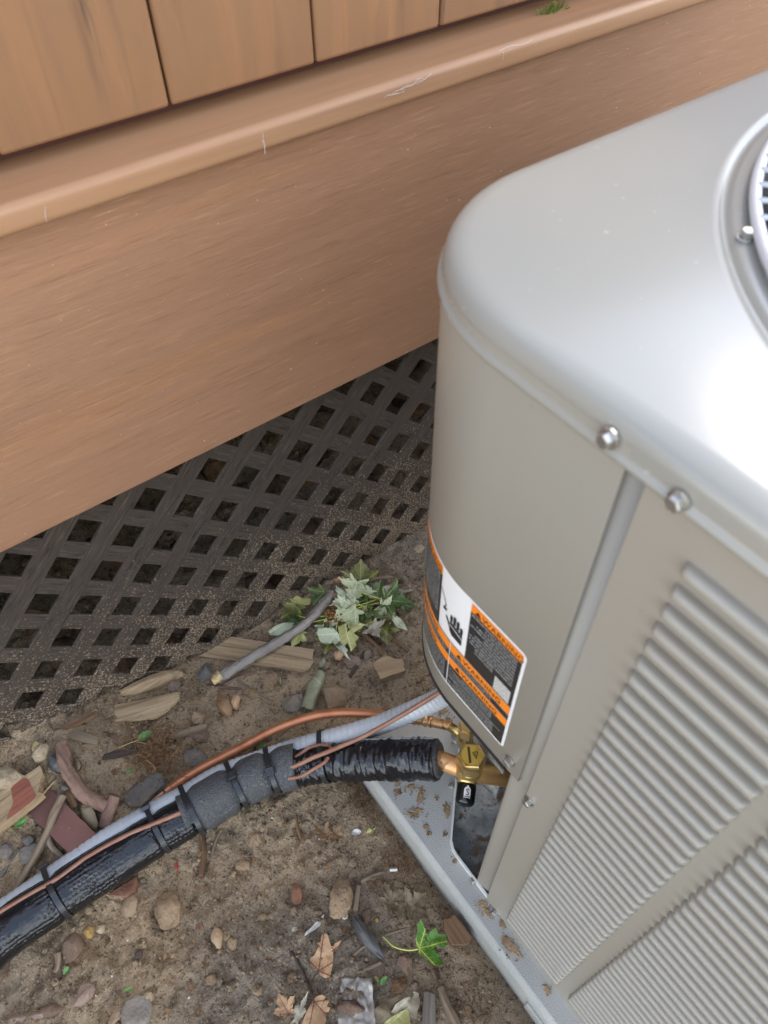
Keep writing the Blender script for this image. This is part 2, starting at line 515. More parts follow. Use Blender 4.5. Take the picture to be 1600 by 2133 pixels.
M['cap'] = mat('black_cap', (0.010, 0.010, 0.011), 0.18, 0, [(180, I3, lin(110, 92, 70), 0.70, 0.74, 3, 0, 0.9)], [(200, I3, 0.15, 0.001, 3)])
M['white'] = mat('label_white', lin(226, 224, 220), 0.4)
M['orange'] = mat('label_orange', lin(236, 132, 28), 0.4)
M['ink'] = mat('label_black', (0.018, 0.017, 0.016), 0.38, coat=0.3)
M['print'] = mat('label_print', lin(150, 150, 146), 0.5)
M['sticker'] = mat('yellow_sticker', lin(190, 158, 62), 0.5, 0, [(120, I3, lin(168, 134, 44), 0.5, 0.7, 4)])
M['inkbrown'] = mat('brown_print', lin(70, 50, 34), 0.6)
M['chrome'] = mat('bright_wire', lin(206, 208, 210), 0.3, 0.3)
M['plastic_bag'] = mat('cloudy_plastic', lin(150, 142, 130), 0.3, 0, [(22, I3, lin(108, 92, 76), 0.5, 0.64, 5, 0.5, 0.85), (70, I3, lin(178, 172, 160), 0.58, 0.72, 4, 0, 0.6)], [(30, I3, 0.4, 0.01, 4)], 0.5, coat=0.4, coat_rough=0.15)
M['shard'] = mat('dark_shard', lin(78, 76, 72), 0.5, 0, [(90, I3, lin(92, 92, 92), 0.58, 0.72, 4, 0, 0.7)], [(60, I3, 0.3, 0.003, 4)])
M['chip'] = mat('white_chip', lin(206, 200, 188), 0.6, 0, [(120, I3, lin(168, 158, 140), 0.56, 0.7, 4)], [(140, I3, 0.2, 0.001, 3)])
M['cobweb'] = mat('cobweb', lin(206, 200, 190), 0.7)
M['purple'] = mat('purple_scrap', lin(84, 64, 78), 0.45, 0, [(90, I3, lin(58, 42, 52), 0.48, 0.66, 4)])
M['redthread'] = mat('red_thread', lin(196, 50, 44), 0.6)
M['moss'] = mat('moss', lin(92, 104, 44), 0.9, 0, [(200, I3, lin(140, 140, 70), 0.5, 0.7, 3)], (), 0.2, island=0.3)


def sock(m):
    return m.node_tree, [n for n in m.node_tree.nodes if n.type == 'BSDF_PRINCIPLED'][0]


# dust on the lattice: the lower the strip, the more grit has splashed on it (world height)
def add_dust(m):
    t, b = sock(m)
    N, L = t.nodes, t.links
    g = N.new('ShaderNodeNewGeometry')
    sp = N.new('ShaderNodeSeparateXYZ')
    L.new(g.outputs['Position'], sp.inputs[0])
    mr = N.new('ShaderNodeMapRange')
    mr.inputs['From Min'].default_value = 0.36
    mr.inputs['From Max'].default_value = 0.0
    mr.inputs['To Min'].default_value = 0.74
    mr.inputs['To Max'].default_value = 0.44
    L.new(sp.outputs['Z'], mr.inputs['Value'])
    n = N.new('ShaderNodeTexNoise')
    n.inputs['Scale'].default_value = 330
    n.inputs['Detail'].default_value = 3
    L.new(g.outputs['Position'], n.inputs['Vector'])
    n2 = N.new('ShaderNodeTexNoise')
    n2.inputs['Scale'].default_value = 9
    n2.inputs['Detail'].default_value = 4
    L.new(g.outputs['Position'], n2.inputs['Vector'])
    a = N.new('ShaderNodeMath')
    a.operation = 'MULTIPLY_ADD'
    a.inputs[1].default_value = 0.25
    L.new(n2.outputs['Fac'], a.inputs[0])
    L.new(n.outputs['Fac'], a.inputs[2])
    s = N.new('ShaderNodeMath')
    s.operation = 'SUBTRACT'
    L.new(a.outputs[0], s.inputs[0])
    L.new(mr.outputs[0], s.inputs[1])
    r = N.new('ShaderNodeMapRange')
    r.inputs['From Min'].default_value = 0.10
    r.inputs['From Max'].default_value = 0.20
    L.new(s.outputs[0], r.inputs['Value'])
    old = b.inputs['Base Color'].links[0].from_socket
    mx = N.new('ShaderNodeMix')
    mx.data_type = 'RGBA'
    L.new(r.outputs[0], mx.inputs['Factor'])
    L.new(old, mx.inputs['A'])
    n3 = N.new('ShaderNodeTexNoise')
    n3.inputs['Scale'].default_value = 500
    L.new(g.outputs['Position'], n3.inputs['Vector'])
    rp = N.new('ShaderNodeValToRGB')
    rp.color_ramp.elements[0].position = 0.35
    rp.color_ramp.elements[0].color = (*lin(92, 76, 60), 1)
    rp.color_ramp.elements[1].position = 0.7
    rp.color_ramp.elements[1].color = (*lin(168, 148, 120), 1)
    L.new(n3.outputs['Fac'], rp.inputs[0])
    L.new(rp.outputs[0], mx.inputs['B'])
    L.new(mx.outputs['Result'], b.inputs['Base Color'])


add_dust(M['lattice'])


# black sleeve: rows of small dimples along the tube, by its own UV (u metres, v turns)
def add_dimples(m):
    t, b = sock(m)
    N, L = t.nodes, t.links
    tc = N.new('ShaderNodeTexCoord')
    mp = N.new('ShaderNodeMapping')
    mp.inputs['Scale'].default_value = (190, 36, 1)
    mp.inputs['Rotation'].default_value = (0, 0, 0.02)
    L.new(tc.outputs['UV'], mp.inputs[0])
    v = N.new('ShaderNodeTexVoronoi')
    v.inputs['Scale'].default_value = 1.0
    v.inputs['Randomness'].default_value = 0.35
    L.new(mp.outputs[0], v.inputs['Vector'])
    n = N.new('ShaderNodeTexNoise')
    n.inputs['Scale'].default_value = 26
    L.new(tc.outputs['Object'], n.inputs['Vector'])
    mr = N.new('ShaderNodeMapRange')
    mr.inputs['From Min'].default_value = 0.40
    mr.inputs['From Max'].default_value = 0.6
    mr.inputs['To Min'].default_value = 0.05
    mr.inputs['To Max'].default_value = 0.75
    L.new(n.outputs['Fac'], mr.inputs['Value'])
    bn = N.new('ShaderNodeBump')
    bn.inputs['Distance'].default_value = 0.0032
    su = N.new('ShaderNodeSeparateXYZ')
    L.new(tc.outputs['UV'], su.inputs[0])
    far = N.new('ShaderNodeMapRange')
    far.inputs['From Min'].default_value = 1.02
    far.inputs['From Max'].default_value = 0.92
    far.name = 'far_stretch'
    L.new(su.outputs[0], far.inputs['Value'])
    ml = N.new('ShaderNodeMath')
    ml.operation = 'MULTIPLY'
    L.new(mr.outputs[0], ml.inputs[0])
    L.new(far.outputs[0], ml.inputs[1])
    L.new(ml.outputs[0], bn.inputs['Strength'])
    L.new(v.outputs['Distance'], bn.inputs['Height'])
    old = b.inputs['Normal'].links[0].from_socket
    L.new(old, bn.inputs['Normal'])
    L.new(bn.outputs[0], b.inputs['Normal'])


add_dimples(M['black_foil'])


def leaf_mat(nm, c, vein, blotch, blotch_lo=0.5, rough=0.5, angles=(90, 33, 147, -15, 195), edge=None):
    """leaf UV: petiole at (0,0), tip along +v; veins run from the petiole into the lobes"""
    m = mat(nm, c, rough, 0, [(70, I3, blotch, blotch_lo, blotch_lo + 0.16, 5, 0.3, 0.85), (240, I3, blotch, 0.60, 0.72, 3, 0, 0.6)], [(90, I3, 0.25, 0.003, 4)], 0.35)
    t, b = sock(m)
    N, L = t.nodes, t.links
    tc = N.new('ShaderNodeTexCoord')
    sp = N.new('ShaderNodeSeparateXYZ')
    L.new(tc.outputs['UV'], sp.inputs[0])

    def mth(op, a, b2=None, c2=None):
        n = N.new('ShaderNodeMath')
        n.operation = op
        for i, x in enumerate((a, b2, c2)):
            if x is None: continue
            if isinstance(x, (int, float)): n.inputs[i].default_value = x
            else: L.new(x, n.inputs[i])
        return n.outputs[0]
    best = None
    for ang in angles:
        cx, sy = math.cos(math.radians(ang)), math.sin(math.radians(ang))
        along = mth('ADD', mth('MULTIPLY', sp.outputs[0], cx), mth('MULTIPLY', sp.outputs[1], sy))
        across = mth('ABSOLUTE', mth('SUBTRACT', mth('MULTIPLY', sp.outputs[0], sy), mth('MULTIPLY', sp.outputs[1], cx)))
        # side veins: slanted lines off the midrib
        side = mth('ABSOLUTE', mth('SUBTRACT', mth('FRACT', mth('MULTIPLY', mth('SUBTRACT', along, mth('MULTIPLY', across, 0.8)), 6.5)), 0.5))
        side = mth('ADD', mth('MULTIPLY', side, 0.10), mth('MULTIPLY', across, 0.10))
        d = mth('MINIMUM', across, mth('ADD', side, 0.008))
        d = mth('ADD', d, mth('MULTIPLY', mth('LESS_THAN', along, 0.0), 9.0))
        best = d if best is None else mth('MINIMUM', best, d)
    mr = N.new('ShaderNodeMapRange')
    mr.inputs['From Min'].default_value = 0.024
    mr.inputs['From Max'].default_value = 0.008
    L.new(best, mr.inputs['Value'])
    old = b.inputs['Base Color'].links[0].from_socket
    mx = N.new('ShaderNodeMix')
    mx.data_type = 'RGBA'
    L.new(mr.outputs[0], mx.inputs['Factor'])
    L.new(old, mx.inputs['A'])
    mx.inputs['B'].default_value = (*vein, 1)
    L.new(mx.outputs['Result'], b.inputs['Base Color'])
    b.inputs['Subsurface Weight'].default_value = 0.0
    return m


M['lf_pale'] = leaf_mat('leaf_pale_underside', lin(190, 194, 160), lin(214, 214, 182), lin(158, 160, 116), 0.53)
M['lf_yel'] = leaf_mat('leaf_yellowing', lin(174, 170, 106), lin(206, 200, 142), lin(138, 134, 76), 0.5)
M['lf_green'] = leaf_mat('leaf_green', lin(80, 98, 50), lin(140, 146, 88), lin(58, 72, 38), 0.48)
M['lf_olive'] = leaf_mat('leaf_olive', lin(112, 110, 58), lin(150, 146, 88), lin(84, 76, 42), 0.48)
M['lf_fresh'] = leaf_mat('leaf_fresh_green', lin(74, 112, 36), lin(176, 190, 84), lin(150, 160, 40), 0.58)
M['lf_bluish'] = leaf_mat('leaf_bluish_underside', lin(190, 192, 150), lin(210, 210, 174), lin(140, 146, 96), 0.52)
M['lf_grey'] = leaf_mat('leaf_withered_grey', lin(158, 148, 126), lin(178, 168, 144), lin(122, 108, 84), 0.5)
M['lf_tan'] = leaf_mat('leaf_dead_tan', lin(182, 146, 108), lin(120, 76, 56), lin(150, 112, 78), 0.56)
M['lf_brown'] = leaf_mat('leaf_dead_brown', lin(142, 110, 76), lin(104, 74, 50), lin(108, 80, 54), 0.5)
M['lf_wet'] = leaf_mat('leaf_dead_grey_brown', lin(128, 112, 86), lin(100, 84, 62), lin(96, 80, 58), 0.48)
M['lf_roll'] = leaf_mat('leaf_rolled_grey_green', lin(140, 138, 108), lin(162, 158, 126), lin(108, 104, 78), 0.48)
M['stem_green'] = mat('stem_green', lin(168, 172, 84), 0.5)
M['stem_dark'] = mat('stem_dark', lin(72, 48, 40), 0.6)
M['seed'] = mat('seed_brown', lin(150, 100, 56), 0.6, 0, [(200, I3, lin(110, 66, 36), 0.5, 0.65, 3)], (), 0.4, island=0.3)

# ================================================================== the setting: ground
def axis(lo, hi, step, far):
    core = list(np.arange(lo, hi + 1e-6, step))
    a = []
    s, x = step, hi
    while x < far:
        s *= 1.35
        x += s
        a.append(x)
    bx = []
    s, x = step, lo
    while x > -far:
        s *= 1.35
        x -= s
        bx.append(x)
    return np.array(bx[::-1] + core + a)


gx = axis(-0.62, 0.62, 0.0034, 90)
gy = axis(-0.10, 0.95, 0.0034, 90)
X, Y = np.meshgrid(gx, gy)
Z = ground_h(X, Y)
V = np.stack([X.ravel(), Y.ravel(), Z.ravel()], 1)
nx, ny = len(gx), len(gy)
idx = np.arange(nx * ny).reshape(ny, nx)
F = np.stack([idx[:-1, :-1].ravel(), idx[:-1, 1:].ravel(), idx[1:, 1:].ravel(), idx[1:, :-1].ravel()], 1)
gm = bpy.data.meshes.new('ground')
gm.vertices.add(len(V))
gm.vertices.foreach_set('co', V.astype(np.float32).ravel())
gm.loops.add(F.size)
gm.loops.foreach_set('vertex_index', F.astype(np.int32).ravel())
gm.polygons.add(len(F))
gm.polygons.foreach_set('loop_start', np.arange(0, F.size, 4, dtype=np.int32))
gm.polygons.foreach_set('use_smooth', np.ones(len(F), dtype=bool))
gm.update(calc_edges=True)
tag(link('ground', gm, M['soil']), 'bare grey brown soil', None, None, 'structure')

# ================================================================== the deck
deck = empty('deck', (0.3, 0.63, 0), 'brown composite deck edge with upright planks above a rounded ledge and a wide fascia board', 'deck')
DX0, DX1 = -1.6, 2.6


def rel(o, parent):
    o.parent = parent
    o.matrix_parent_inverse = Matrix.Identity(4)
    o.location = Vector(o.location) - parent.location
    return o


# upright planks: seams at x = .1059 + k * .1431
PLY = 0.635
k0 = int((DX0 - 0.1059) / 0.1431)
pl_me = None
for k in range(k0, int((DX1 - 0.1059) / 0.1431)):
    x0 = 0.1059 + k * 0.1431 + 0.0011
    x1 = x0 + 0.1431 - 0.0022
    if pl_me is None:
        o = box('plank', (x0, PLY, 0.793), (x1, PLY + 0.024, 1.40), M['plank'], None, 0.0032)  # unseen upper height set by how it darkens the lid
        pl_me = o.data
    else:
        o = link('plank', pl_me)
        o.location = ((x0 + x1) / 2, PLY + 0.012, (0.793 + 1.40) / 2)
    rel(o, deck)
rel(box('backing_board', (DX0, PLY + 0.0245, 0.70), (DX1, PLY + 0.04, 1.395), M['joint'], None), deck)
# the ledge: a flat deck board with a rounded front edge
prof = []
zt, zb, yf, rr = 0.7800, 0.7565, 0.5875, 0.0068
for a in np.linspace(-90, 0, 7): prof.append((yf + rr - rr * math.cos(math.radians(a)), zb + rr + rr * math.sin(math.radians(a))))
for a in np.linspace(0, 90, 7): prof.append((yf + rr - rr * math.cos(math.radians(a)), zt - rr + rr * math.sin(math.radians(a))))
prof += [(PLY + 0.0243, zt), (PLY + 0.0243, zb)]
xc = (DX0 + DX1) / 2
rings = [[Vector((x - xc, y - 0.61, z - 0.768)) for y, z in prof] for x in (DX0, DX1)]
Vv, Ff = loft(rings, True, True, True)
lm = mesh('ledge_board', Vv, Ff, False)
for p in lm.polygons: p.use_smooth = len(p.vertices) == 4 and abs(p.normal.z) < 0.999
lb = link('ledge_board', lm, M['ledge'])
lb.location = (xc, 0.61, 0.768)
rel(lb, deck)
rel(box('fascia_board', (DX0, 0.607, 0.442), (DX1, 0.6275, 0.7563), M['fascia'], None, 0.0022), deck)
rel(box('decking', (DX0, PLY + 0.0405, 0.757), (DX1, 2.6, 0.78), M['ledge'], None, 0.003), deck)
rel(box('wall_cap', (DX0, PLY - 0.012, 1.4005), (DX1, PLY + 0.07, 1.426), M['ledge'], None, 0.003), deck)
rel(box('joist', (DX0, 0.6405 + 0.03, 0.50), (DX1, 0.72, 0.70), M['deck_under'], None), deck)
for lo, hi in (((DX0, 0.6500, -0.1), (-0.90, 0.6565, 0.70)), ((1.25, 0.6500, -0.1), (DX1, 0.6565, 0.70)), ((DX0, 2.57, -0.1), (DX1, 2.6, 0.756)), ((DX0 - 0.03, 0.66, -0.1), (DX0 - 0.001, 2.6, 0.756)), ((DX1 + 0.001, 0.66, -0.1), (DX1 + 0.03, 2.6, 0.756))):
    rel(box('light_stop_panel', lo, hi, M['deck_under'], None), deck)  # unseen panels added to keep daylight out from under the deck

# ================================================================== the lattice
lat = empty('lattice', (0.2, 0.645, 0), 'dark brown plastic lattice panel splashed with soil under the fascia board', 'lattice')
PU, PHU, PV, PHV = 0.0561, -0.00813, 0.0594, -0.02242
HOLE = 0.0318
ztop, zbot = 0.56, -0.10
S2 = math.sqrt(2)
cache = {}


def strip(c, const_v, width, y0, y1):
    """a diagonal strip; const_v: runs along u (up to the right); else along v (down to the right)"""
    # endpoints where z hits top and bottom
    zr0, zr1 = zbot - EYE_Z, ztop - EYE_Z
    if const_v:      # (x - z)/sqrt2 = c  -> x = c*sqrt2 + z
        a, b = (c * S2 + zr0, zr0), (c * S2 + zr1, zr1)
    else:            # (x + z)/sqrt2 = c
        a, b = (c * S2 - zr0, zr0), (c * S2 - zr1, zr1)
    mx, mz = (a[0] + b[0]) / 2, (a[1] + b[1]) / 2 + EYE_Z
    L = math.hypot(b[0] - a[0], b[1] - a[1])
    key = (const_v,)
    if key not in cache:
        Vx, Fx = box_data((-L / 2, -(y1 - y0) / 2, -width / 2), (L / 2, (y1 - y0) / 2, width / 2), 0.0008)
        cache[key] = mesh('strip', Vx, Fx)
        cache[key].materials.append(M['lattice'])
    o = link('strip', cache[key])
    o.location = (mx, (y0 + y1) / 2, mz)
    o.rotation_euler = (0, -math.atan2(b[1] - a[1], b[0] - a[0]), 0)
    rel(o, lat)


for k in range(-60, 60):
    c = PHV + (k + 0.5) * PV
    xm = c * S2 + (0.25 - EYE_Z)
    if -0.95 < xm < 1.40: strip(c, True, PV - HOLE, 0.640, 0.6438)
for k in range(-60, 60):
    c = PHU + (k + 0.5) * PU
    xm = c * S2 - (0.25 - EYE_Z)
    if -0.95 < xm < 1.40: strip(c, False, PU - HOLE, 0.6402, 0.6436)

# ================================================================== the equipment pad
XF = 0.2278            # outer face of the cabinet's near side
pad = None


def rrect(x0, x1, y0, y1, r, z, n=8):
    P = []
    for cx, cy, a0 in ((x1 - r, y1 - r, 0), (x0 + r, y1 - r, 90), (x0 + r, y0 + r, 180), (x1 - r, y0 + r, 270)):
        for i in range(n + 1):
            a = math.radians(a0 + 90 * i / n)
            P.append(Vector((cx + r * math.cos(a), cy + r * math.sin(a), z)))
    return P


def ring_pts(P, m):
    """resample a closed polygon to m points by angle from the pad's centre"""
    c = Vector((0.62, -0.05, 0))
    res = []
    for i in range(m):
        a = 2 * math.pi * i / m
        d = Vector((math.cos(a), math.sin(a), 0))
        best = 9
        for j in range(len(P)):
            p, q = P[j], P[(j + 1) % len(P)]
            e = q - p
            den = d.x * e.y - d.y * e.x
            if abs(den) < 1e-12: continue
            t = ((p.x - c.x) * e.y - (p.y - c.y) * e.x) / den
            s = ((p.x - c.x) * d.y - (p.y - c.y) * d.x) / den
            if t > 0 and -1e-6 <= s <= 1 + 1e-6: best = min(best, t)
        res.append(Vector((c.x + d.x * best, c.y + d.y * best, P[0].z)))
    return res


PX0, PX1, PY0, PY1 = 0.1965, 1.02, -0.46, 0.372
# basin of the base pan inside the pad: chamfered corner at the valves
basin = [(0.2318, -0.40), (0.2318, 0.176), (0.2335, 0.185), (0.2375, 0.192), (0.320, 0.2755), (0.345, 0.298), (0.372, 0.305), (0.96, 0.305), (0.96, -0.40)]
MM = 720
rings = [ring_pts(rrect(PX0, PX1, PY0, PY1, 0.022, -0.03), MM),
         ring_pts(rrect(PX0 + .0008, PX1 - .0008, PY0 + .0008, PY1 - .0008, 0.022, 0.004), MM),
         ring_pts(rrect(PX0 + .0030, PX1 - .003, PY0 + .003, PY1 - .003, 0.022, 0.0235), MM),
         ring_pts(rrect(PX0 + .0050, PX1 - .005, PY0 + .005, PY1 - .005, 0.022, 0.0290), MM),
         ring_pts(rrect(PX0 + .0085, PX1 - .0085, PY0 + .0085, PY1 - .0085, 0.022, 0.0325), MM),
         ring_pts(rrect(PX0 + .0110, PX1 - .011, PY0 + .011, PY1 - .011, 0.020, 0.0344), MM),
         ring_pts([Vector((x, y, 0.0350)) for x, y in basin], MM),
         ring_pts([Vector((x, y, 0.008)) for x, y in basin], MM)]
Vv, Ff = loft(rings, True, False, True)
pc = Vector((0.62, -0.05, 0))
pad_me = mesh('equipment_pad', [v - pc for v in Vv], Ff, True)
for p in pad_me.polygons:
    if len(p.vertices) > 4 or p.normal.z > 0.97 or abs(p.normal.z) < 0.12: p.use_smooth = False
pad = link('equipment_pad', pad_me, M['pad'])
pad.location = pc
tag(pad, 'light grey textured plastic pad on the soil under the metal cabinet', 'equipment pad')
rel(box('tab', (0.1955, -0.060, -0.012), (0.1992, 0.006, 0.0180), M['pad'], None, 0.0012), pad)

# ================================================================== the air conditioner
ac = empty('air_conditioner', (0.588, -0.027, 0.035), 'taupe metal outdoor air conditioner with round fan grille and louvered side', 'air conditioner')
W2 = 0.36
ACX, ACY = 0.588, -0.0247


def acp(o):
    return rel(o, ac)


def at_ac(name, V, F, mt, smooth=False, uv=None, parent=None):
    """a part given in world coordinates"""
    o = link(name, mesh(name, [Vector(v) - ac.location for v in V], F, smooth, uv), mt)
    o.parent = parent or ac
    return o


# base pan: thin upright rim, floor, screws
floorP = [Vector((x, y, 0.0115)) for x, y in basin]
at_ac('base_pan_floor', floorP, [tuple(range(len(floorP)))[::-1]], M['galv'])
rim_path = [(0.2312, -0.40), (0.2312, 0.114), (0.2312, 0.176), (0.2324, 0.183), (0.2372, 0.1925), (0.320, 0.2760), (0.345, 0.2985), (0.372, 0.3056), (0.96, 0.3056)]
T2 = 0.0020
Vv, Ff = [], []
for i, (x, y) in enumerate(rim_path):
    a = Vector(rim_path[max(0, i - 1)])
    b = Vector(rim_path[min(len(rim_path) - 1, i + 1)])
    t = (b - a).normalized()
    nrm = Vector((-t.y, t.x))
    for s, z in ((T2, 0.014), (T2, 0.0435), (-T2 * 0.2, 0.0435), (-T2 * 0.2, 0.014)):
        Vv.append(Vector((x + nrm.x * s, y + nrm.y * s, z)))
for i in range(len(rim_path) - 1):
    for k in range(4):
        Ff.append((i * 4 + k, i * 4 + (k + 1) % 4, (i + 1) * 4 + (k + 1) % 4, (i + 1) * 4 + k))
at_ac('base_pan_rim', Vv, Ff, M['rim'])

# screw: hex washer head, axis +z, shared mesh
bm = bmesh.new()
def ringz(r, z, n): return [bm.verts.new((r * math.cos(2 * math.pi * i / n), r * math.sin(2 * math.pi * i / n), z)) for i in range(n)]
R1, R2, R3 = ringz(0.0058, 0, 12), ringz(0.0058, 0.0010, 12), ringz(0.0042, 0.0014, 12)
for A_, B_ in ((R1, R2), (R2, R3)):
    for i in range(12): bm.faces.new((A_[i], A_[(i + 1) % 12], B_[(i + 1) % 12], B_[i]))
H1, H2, H3 = ringz(0.0042, 0.0012, 6), ringz(0.0042, 0.0050, 6), ringz(0.0034, 0.0056, 6)
for A_, B_ in ((H1, H2), (H2, H3)):
    for i in range(6): bm.faces.new((A_[i], A_[(i + 1) % 6], B_[(i + 1) % 6], B_[i]))
bm.faces.new(H3)
screw_me = bpy.data.meshes.new('screw')
bm.to_mesh(screw_me)
bm.free()
screw_me.materials.append(M['zinc'])


def screw(p, axis, sc=1.0):
    o = link('screw', screw_me)
    o.location = Vector(p)
    q = Vector(axis).to_track_quat('Z', 'Y')
    o.rotation_euler = (q @ Quaternion((0, 0, 1), random.random() * 3)).to_euler()
    o.scale = (sc,) * 3
    return acp(o)


for px, py, ax in ((951, 1525, (-1, 1, 0.15)), (950, 1543, (-1, 1, 0.15)), (942, 1636, (-1, 1, 0.15)), (987, 1833, (-1, 0, 0.15))):
    p = at(px, py, 0.040)
    screw((p.x, p.y, 0.0385), ax, 0.8)

# corner panel: flat near the post, then round the corner, then along the back
CRX, CRY, CR = 0.3470, 0.2155, 0.1195
S_FLAT = CRY - 0.1376


def surf(s, z, off=0.0):
    """s: metres along the outer face from the groove; off: outwards"""
    if s < S_FLAT: return Vector((CRX - CR - off, 0.1376 + s, z))
    a = (s - S_FLAT) / CR
    if a < math.pi / 2:
        return Vector((CRX - (CR + off) * math.cos(a), CRY + (CR + off) * math.sin(a), z))
    return Vector((CRX + (s - S_FLAT - CR * math.pi / 2), CRY + CR + off, z))


ss = [-0.0116, -0.0090, 0.05, S_FLAT] + list(S_FLAT + np.linspace(0.0, CR * math.pi / 2, 40)[1:]) + [S_FLAT + CR * math.pi / 2 + 0.25]
ZB, ZT = 0.4105, 0.820
rings = []
for off, z in ((-0.012, ZB - 0.0005), (-0.0016, ZB - 0.0005), (0, ZB + 0.001), (0, ZT)):
    rings.append([surf(s, z, off) for s in ss])
Vv, Ff = loft(rings, False)
cp = at_ac('corner_panel', Vv, Ff, M['paint'], True)
cp.data.polygons.foreach_set('use_smooth', [f.index >= len(ss) - 1 for f in cp.data.polygons])
ss = [0.004 if q < 0.004 else q for q in ss[1:]]
V1, F1 = loft([[surf(s, ZB - 0.0045, 0.0008) for s in ss], [surf(s, ZB + 0.0012, 0.0008) for s in ss], [surf(s, ZB + 0.0012, -0.004) for s in ss], [surf(s, ZB - 0.0045, -0.004) for s in ss], [surf(s, ZB - 0.0045, 0.0008) for s in ss]], False)
at_ac('lower_edge_trim', V1, F1, M['seal'])

# the corner post, a rolled bead between the corner panel and the louvered side
rings = []
for z in (0.034, 0.036, 0.818):
    r_ = []
    for a in np.linspace(-90, 90, 15):
        t_ = (a + 90) / 180
        r_.append(Vector((XF + 0.0026 + 0.0050 * (1 - t_) ** 1.3 + 0.0012 * max(0, t_ - 0.8) * 5, 0.1148 + 0.0224 * t_, z)))
    r_ += [Vector((XF + 0.05, 0.1372, z)), Vector((XF + 0.05, 0.1148, z))]
    rings.append(r_)
Vv, Ff = loft(rings, True, True, True)
at_ac('corner_post', Vv, Ff, M['post'], True).data.polygons.foreach_set('use_smooth', [True] * (len(Ff) - 2) + [False] * 2)

# louvered side
lp = box('louver_panel', (XF, ACY - W2 + 0.02, 0.040), (XF + 0.002, 0.1145, 0.820), M['paint'], None, 0.0006)
acp(lp)
bend = box('panel_return', (XF + 0.0021, 0.1125, 0.041), (XF + 0.020, 0.1143, 0.811), M['paint'], None, 0.0)
acp(bend)
# one louver: a pressed rib, full at its lower lip, fading upwards, rounded ends
LL = 0.0845
NL, NP = 15, 8
LV, LF = [], []
for i in range(NL):
    t = (0, .006, .014, .026, .04, .1, .3, .5, .7, .9, .96, .974, .986, .994, 1)[i]
    yy = (t - 0.5) * LL
    e = min(t, 1 - t) * LL
    end = min(1.0, e / 0.0034)
    end = math.sqrt(max(0, 1 - (1 - end) ** 2))
    for zq, d in ((0.0052, -0.0004), (0.0058, 0.0040), (0.0054, 0.0062), (0.0042, 0.0076), (0.0018, 0.0082), (-0.0012, 0.0070), (-0.0046, 0.0038), (-0.0078, -0.0004)):
        LV.append((-d * 0.85 * end - 0.0, yy, zq * (0.80 + 0.20 * end)))
for i in range(NL - 1):
    for k in range(NP - 1):
        LF.append((i * NP + k, i * NP + k + 1, (i + 1) * NP + k + 1, (i + 1) * NP + k))
louver_me = mesh('louver', LV, LF, True)
louver_me.materials.append(M['paint'])
n_l = 0
for cidx in range(4):
    yc = 0.0392 - cidx * 0.0985
    for k in range(42):
        z = 0.779 - 0.01695 * k
        o = link('louver', louver_me)
        o.parent = lp
        o.location = Vector((XF - 0.0002, yc, z)) - lp.location - ac.location
        n_l += 1

# other sides of the cabinet
for lo, hi in (((XF + 0.05, ACY - W2, 0.042), (ACX + W2, ACY - W2 + 0.0018, 0.812)), ((ACX + W2 - 0.0018, ACY - W2 + 0.002, 0.042), (ACX + W2, CRY + CR - 0.05, 0.812)),
               ((CRX + 0.16, CRY + CR - 0.012, 0.042), (ACX + W2, CRY + CR - 0.01, 0.812))):
    acp(box('side_panel', lo, hi, M['paint'], None, 0.0006))
# coil inside, seen dark through the valve opening
cpts = [(0.40, -0.30), (0.40, 0.06), (0.46, 0.14), (0.52, 0.20), (0.60, 0.25), (0.93, 0.25)]
at_ac('coil', *loft([[Vector((x, y, z)) for x, y in cpts] for z in (0.012, 0.80)], False), M['coil'])

# ---- lid
NT = 480


def lid_ring(inset, z, r=0.1215):
    x0, x1, y0, y1 = ACX - 0.3617 + inset, ACX + 0.3617 - inset, ACY - 0.3617 + inset, ACY + 0.3617 - inset
    r = max(0.01, r - inset)
    P = []
    hx, hy = (x1 - x0) / 2, (y1 - y0) / 2
    for i in range(NT):
        a = 2 * math.pi * i / NT
        dx, dy = math.cos(a), math.sin(a)
        t = min(hx / max(1e-9, abs(dx)), hy / max(1e-9, abs(dy)))
        x, y = dx * t, dy * t
        ax, ay = abs(x), abs(y)
        if ax > hx - r and ay > hy - r:
            cx, cy = (hx - r) * math.copysign(1, x), (hy - r) * math.copysign(1, y)
            # ray/circle
            bq = dx * cx + dy * cy
            cq = cx * cx + cy * cy - r * r
            t = bq + math.sqrt(max(0, bq * bq - cq))
            x, y = dx * t, dy * t
        P.append(Vector((ACX + x, ACY + y, z)))
    return P


def circ(r, z):
    return [Vector((ACX + r * math.cos(2 * math.pi * i / NT), ACY + r * math.sin(2 * math.pi * i / NT), z)) for i in range(NT)]


rings = [lid_ring(0.004, 0.8092), lid_ring(-0.0012, 0.8092), lid_ring(-0.0018, 0.8104), lid_ring(-0.0010, 0.8122), lid_ring(0.0008, 0.8134), lid_ring(0.0012, 0.8150),
         lid_ring(0.0014, 0.8210), lid_ring(0.0024, 0.8245), lid_ring(0.0048, 0.8280), lid_ring(0.0080, 0.8302), lid_ring(0.0120, 0.8316), lid_ring(0.0170, 0.8322),
         circ(0.3120, 0.8330), circ(0.3082, 0.8329), circ(0.3068, 0.8318), circ(0.3044, 0.8308), circ(0.3024, 0.8312), circ(0.3010, 0.8332), circ(0.2990, 0.8337), circ(0.2925, 0.8338),
         circ(0.2890, 0.8336), circ(0.2862, 0.8312), circ(0.2855, 0.80), circ(0.283, 0.74)]
Vv, Ff = loft(rings)
lid = at_ac('lid', Vv, Ff, M['paint_top'], True)
